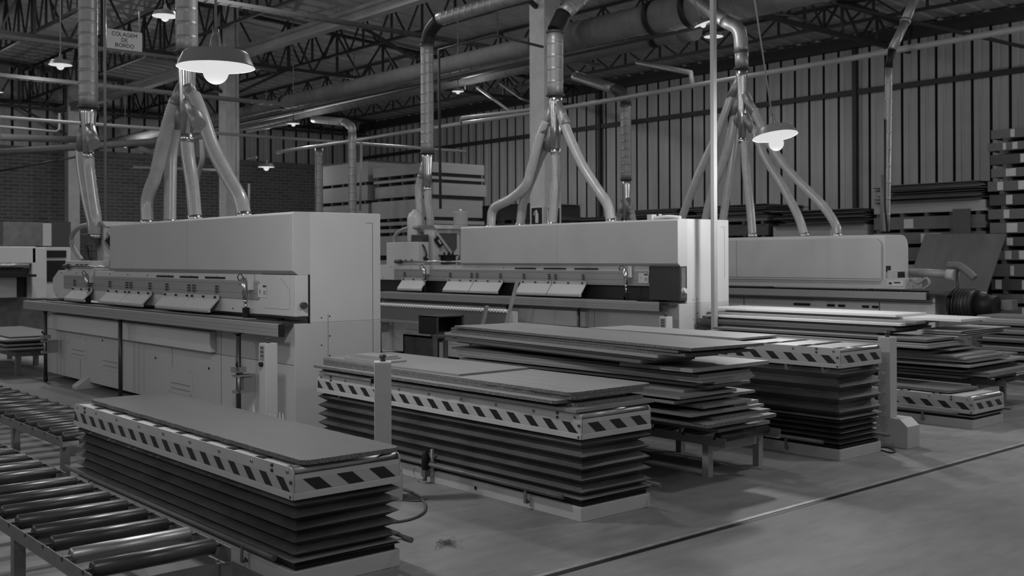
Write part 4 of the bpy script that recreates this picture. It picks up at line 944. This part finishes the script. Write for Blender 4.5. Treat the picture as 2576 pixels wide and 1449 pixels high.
bundle_stack(23.8, 25.6, 22.9, 25.6, [(.32, .1), (.32, .09), (.3, .09), (.3, .09), (.3, .09), (.3, .09)], 'the wall stack behind the slim background duct', g, (bundle_x, bundle_m), (4,), 10, 8)
bundle_stack(23.8, 25.6, 25.8, 28.5, [(.32, .1), (.32, .09), (.3, .09), (.3, .09), (.3, .09), (.3, .09), (.2, .09)], 'the wall stack behind the signed column', g, (bundle_x, bundle_m), (5,), 6, 9)
bundle_stack(23.78, 25.6, 7.9, 10.85, [(.22, .09), (.2, .08), (.24, .09), (.28, .06), (.22, .09), (.20, .09), (.24, .09), (.22, .08), (.24, .09), (.22, .08), (.20, .09), (.22, .09), (.18, .09), (.2, .09)], 'the tall labelled stack at the right edge', g, (bundle_m, bundle_m, bundle_x), tuple(range(14)), 0, 7)
g = 'pale bundles stacked in the middle background'
bundle_stack(17.1, 18.95, 23.0, 25.85, [(.28, .1), (.9, .1), (.55, .14), (.1, .1), (.1, .1), (.50, .1), (.33, .1), (.08, .1), (.28, .1)], 'the pale background stack behind the middle machine', g, (bundle_l,), (), 0, 10)
bundle_stack(17.1, 18.95, 26.1, 29.0, [(.9, .1), (.9, .1), (.95, .1), (.45, .1), (.62, .1)], 'the left background stack behind the elbowed ducts', g, (bundle_l,), (), 1, 11)
bundle_stack(19.3, 21.2, 21.4, 24.0, [(.5, .1), (.5, .1), (.5, .1), (.5, .1), (.4, .1)], 'the dark stack right of the pale background stack', 'dark bundles in the background', (bundle_x, bundle_m), (), 2, 12)
# sheets leaning against the wall stack
a = P(2275, 640, X=22.6)[1]; b_ = P(2470, 640, X=22.6)[1]
m = MB(); m.add([(22.2, a, 0), (22.2, b_-.05, 0), (23.55, b_-.1, 1.93), (23.55, a, 1.97), (22.24, a, 0), (22.24, b_-.05, 0), (23.59, b_-.1, 1.93), (23.59, a, 1.97)], [(0, 1, 2, 3), (7, 6, 5, 4), (0, 4, 5, 1), (1, 5, 6, 2), (2, 6, 7, 3), (3, 7, 4, 0)])
tag(m.build('leaning_sheet', mat('stained_dark_sheet', .085, .6, noise=.3, nscale=.9, stretch=(1, 2, .5))), 'large dark stained sheet leaning against the wall stack at the right', 'board')
a = P(2390, 560, X=23.5)[1]; b_ = P(2434, 560, X=23.5)[1]
m = MB(); m.box(23.62, 23.66, b_, a, 0, P(2410, 525, X=23.5)[2])
tag(m.build('leaning_sheet', mat('narrow_dark_sheet', .06, .6)), 'narrow dark board standing upright behind the large leaning sheet', 'board')
# ================================================================== OUTFEED OF THE FARTHEST MACHINE
X3 = 12.72
t = thing('drive_motor', 'black ribbed motor and belts at the right end of the farthest machine', 'motor', (12.9, 6.1, .7))
MB().tube([(12.75, 6.28, .84), (12.75, 5.98, .84)], .19, 26).build('motor_body', rubber, t)
m = MB()
for k in range(6): m.tube([(12.75, 6.26-.045*k, .84), (12.75, 6.245-.045*k, .84)], .205, 26)
m.build('cooling_fins', rubber, t)
MB().tube([(12.78, 5.98, .84), (12.78, 5.75, .83)], [.16, .13], 22).build('fan_cover', black, t)
MB().box(12.55, 12.95, 5.95, 6.36, 0, .66).build('motor_bracket', frame_m, t)
t = thing('outfeed_arm', 'aluminium outfeed arm on a stand right of the farthest machine', 'outfeed arm', (13.4, 5.6, 0))
q0 = P(2425, 748, X=12.9); q1 = P(2545, 752, X=12.9)
MB().box(12.88, 13.0, q1[1], q0[1], .80, .90).build('profile_rail', alu, t)
MB().box(12.86, 13.02, q1[1]-.02, q1[1]+.08, .79, .91).build('rail_end', frame_m, t)
MB().box(12.9, 13.0, q1[1]+.55, q1[1]+.68, 0, .80).build('stand', lift_p, t)
MB().box(12.9, 13.1, q1[1]+.25, q1[1]+.5, .5, .62).build('stand_box', paint, t)
t = thing('handle_bar', 'curved padded handle on an upright beside the farthest machine', 'handle', (13.1, 5.8, .95))
MB().tube(curve([P(2385, 668, X=13.4), P(2410, 668, X=13.4), P(2432, 682, X=13.4), P(2452, 700, X=13.4)]), [.05]*31, 14).build('padded_handle', mat('grey_pad', .12, .6), t)
MB().tube([P(2409, 672, X=13.4), P(2409, 770, X=13.4)], .02, 10).build('upright', dark, t)
MB().tube([P(2288, 684, X=13.38), P(2395, 690, X=13.38)], .055, 14).build('cross_tube', pipe_w, t)
m = MB(); m.tube([P(2383, 690, X=13.36), P(2402, 692, X=13.36)], .075, 12); m.build('taped_joint', paper, t)
MB().box(12.9, 13.4, P(2455, 730, X=13.1)[1], P(2385, 730, X=13.1)[1], .96, .985).build('shelf', plate_m, t)
tag(MB().tube(curve([P(2290, 700, X=12.8), P(2310, 712, X=12.8), P(2330, 700, X=12.8), P(2338, 715, X=12.8), P(2322, 728, X=12.8)]), .018, 10).build('coiled_hose', hose_b), 'small coiled hose lying at the end of the farthest machine', 'hose')
# ================================================================== BETWEEN THE MACHINES
t = thing('skate_wheel_guide', 'long guide rail topped with bright skate wheels in front of the middle machine', 'guide rail', (8.3, 11.4, 0))
MB().box(8.27, 8.31, 9.55, 13.6, .60, .785).build('guide_beam', mat('guide_beam', .13, .5), t)
MB().box(8.25, 8.33, 9.55, 13.6, .57, .60).build('lower_profile', alu, t)
m = MB(); y = 9.6
while y < 13.6: m.tube([(8.26, y, .80), (8.32, y, .80)], .020, 10); y += .062
m.build('skate_wheels', mat('bright_wheels', .75, .3), t)
for y in (10.1, 13.0): MB().box(8.27, 8.32, y, y+.05, 0, .57).build('stand', tube_dark, t)
MB().box(8.25, 8.33, 9.48, 9.55, .56, .80).build('end_block', lift_p, t)
for k, (a, b_, z, lb) in enumerate(((P(1303, 702, X=8.15), P(1268, 835, X=8.0), 0, 'thin plank leaning on the middle machine, taller of two'), (P(1225, 770, X=7.5), P(1208, 838, X=7.5), 0, 'short plank standing before the guide rail, shorter of two'))):
    a, b_ = Vector(a), Vector(b_); d = (b_-a).normalized(); b_ = b_+d*(b_.z/(-d.z))
    tag(MB().bar(a, b_, .045, .02).build('leaning_plank', mat('plank', .22, .7, noise=.15)), lb, 'plank')
t = thing('plywood_crate', 'dark open plywood crate standing between the two machines', 'crate', (6.85, 9.1, 0))
MB().box(6.6, 6.63, 8.9, 9.4, 0, .62).build('side_panel', wood_d, t); MB().box(6.6, 7.2, 9.38, 9.4, 0, .62).build('back_panel', wood_d, t)
MB().box(6.6, 6.66, 8.86, 8.9, 0, .64).build('upright', wood_d, t); MB().box(7.12, 7.2, 8.86, 8.9, 0, .62).build('upright', wood_d, t); MB().box(6.6, 7.2, 8.88, 9.4, .60, .625).build('top_panel', wood_d, t)
MB().box(6.75, 6.80, 8.95, 9.3, .02, .55).build('inner_board', board_a, t)
tag(MB().box(6.75, 6.78, 9.0, 9.32, .645, .82).box(7.10, 7.13, 9.0, 9.32, .645, .82).box(6.78, 7.10, 9.29, 9.32, .645, .82).box(6.75, 7.13, 9.0, 9.32, .627, .645).box(6.75, 7.13, 9.0, 9.32, .81, .822).build('black_box', mat('charred_box', .02, .7)), 'small black open box on top of the plywood crate', 'box')
# glue bottles beside the nearest machine
for k, (u, v, lb) in enumerate(((638, 1018, 'white nozzle bottle left of the control post'), (679, 1040, 'small white bottle in front of the control post, first of four'), (691, 1041, 'small white bottle with dark cap, second of four'), (704, 1037, 'slim white bottle, third of four'), (712, 1039, 'slim white bottle, rightmost of four'))):
    x, y, z = P(u, v, X=3.62); h = z
    t = thing('glue_bottle', lb, 'bottle', (x, y, 0), 'glue bottles on the floor')
    MB().lathe((x, y, 0), [(.001, 0), (.032, 0), (.034, .01), (.034, h*.62), (.014, h*.74), (.001, h*.74)], 16).build('bottle_body', plastic_w, t)
    MB().lathe((x, y, 0), [(.014, h*.72), (.013, h*.82), (.007, h*.86), (.003, h)], 12).build('nozzle', plastic_w, t)
# floor things
zz = .008; t = P(1000, 1228, Z=zz)
tag(MB().tube(curve([P(1008, 1226, Z=.02), P(1040, 1240, Z=zz), P(1066, 1262, Z=zz), P(1068, 1285, Z=zz), P(1040, 1303, Z=zz), P(985, 1313, Z=zz), P(900, 1310, Z=zz)], 8), .008, 8).build('air_hose', frame_m), 'thin grey air hose curving over the floor between the foreground lift tables', 'hose')
tag(MB().tube(curve([P(2215, 1131, Z=.008), P(2240, 1138, Z=.008), P(2252, 1134, Z=.008), P(2238, 1126, Z=.008), P(2214, 1124, Z=.008)], 8), .007, 8).build('cable_loop', dark), 'small dark cable loop on the floor beside the tallest lift table', 'cable')
t = thing('limit_switch', 'black valve with a coiled lead on the base of the middle foreground lift', 'switch', (4.02, 5.42, .03))
q = P(1069, 1180, X=4.0); yq = q[1]
MB().lathe((4.005, yq, .09), [(.001, 0), (.022, 0), (.026, .01), (.026, .09), (.016, .11), (.014, .12), (.001, .122)], 16).build('valve_cap', black, t)
MB().box(3.985, 4.025, yq-.02, yq+.02, .045, .09).tube([(4.0, yq, .02), (4.0, yq, .05)], .014, 10).build('valve_body', frame_m, t)
MB().tube(curve([(3.99, yq+.02, .07), (3.98, yq+.06, .10), (3.98, yq+.10, .07), (3.98, yq+.06, .03), (4.0, yq+.0, .03)]), .004, 6).build('lead', pipe_w, t)
MB().box(4.03, 4.045, yq-.035, yq-.02, .05, .22).build('bracket', lift_p, t)
rnd = random.Random(5); m = MB(); c = P(1122, 1370, Z=0)
for k in range(60):
    a = rnd.uniform(0, 6.28); r = abs(rnd.gauss(0, .035)); x, y = c[0]+r*math.cos(a), c[1]+r*math.sin(a)*1.3; b_ = rnd.uniform(0, 6.28); L = rnd.uniform(.02, .05)
    m.tube(curve([(x, y, .002), (x+L*.5*math.cos(b_), y+L*.5*math.sin(b_), rnd.uniform(.004, .02)), (x+L*math.cos(b_+.6), y+L*math.sin(b_+.6), .002)], 3), .0009, 4)
tag(m.build('shavings_pile', dust), 'small tuft of edging shavings lying on the open floor', 'shavings', kind='stuff')
m = MB()
for k in range(260):
    zone = rnd.choice(((2.9, 4.2, 3.6, 4.6), (4.0, 5.6, 3.3, 4.1), (5.4, 8.5, 3.4, 4.3), (2.3, 3.9, 2.9, 4.0), (3.0, 6.0, 8.0, 12.0)))
    x, y = rnd.uniform(*zone[:2]), rnd.uniform(*zone[2:]); s = rnd.uniform(.002, .006); a = rnd.uniform(0, 3)
    m.add([(x, y, .0008), (x+s*math.cos(a), y+s*math.sin(a), .0015), (x+s*math.cos(a+1.3), y+s*math.sin(a+1.3), .0015)], [(0, 1, 2)])
tag(m.build('floor_crumbs', mat('pale_crumb', .4, .8)), 'pale chips and crumbs scattered over the floor around the lift tables', 'crumbs', kind='stuff')
c = P(1035, 1260, Z=.002); m = MB(); m.add([(c[0]-.05, c[1]+.05, .002), (c[0]+.06, c[1]+.08, .008), (c[0]+.11, c[1]-.02, .003), (c[0]+.02, c[1]-.05, .007)], [(0, 1, 2, 3)])
tag(m.build('plastic_scrap', mat('scrap_film', .2, .3)), 'flat scrap of plastic film on the floor near the air hose', 'scrap')
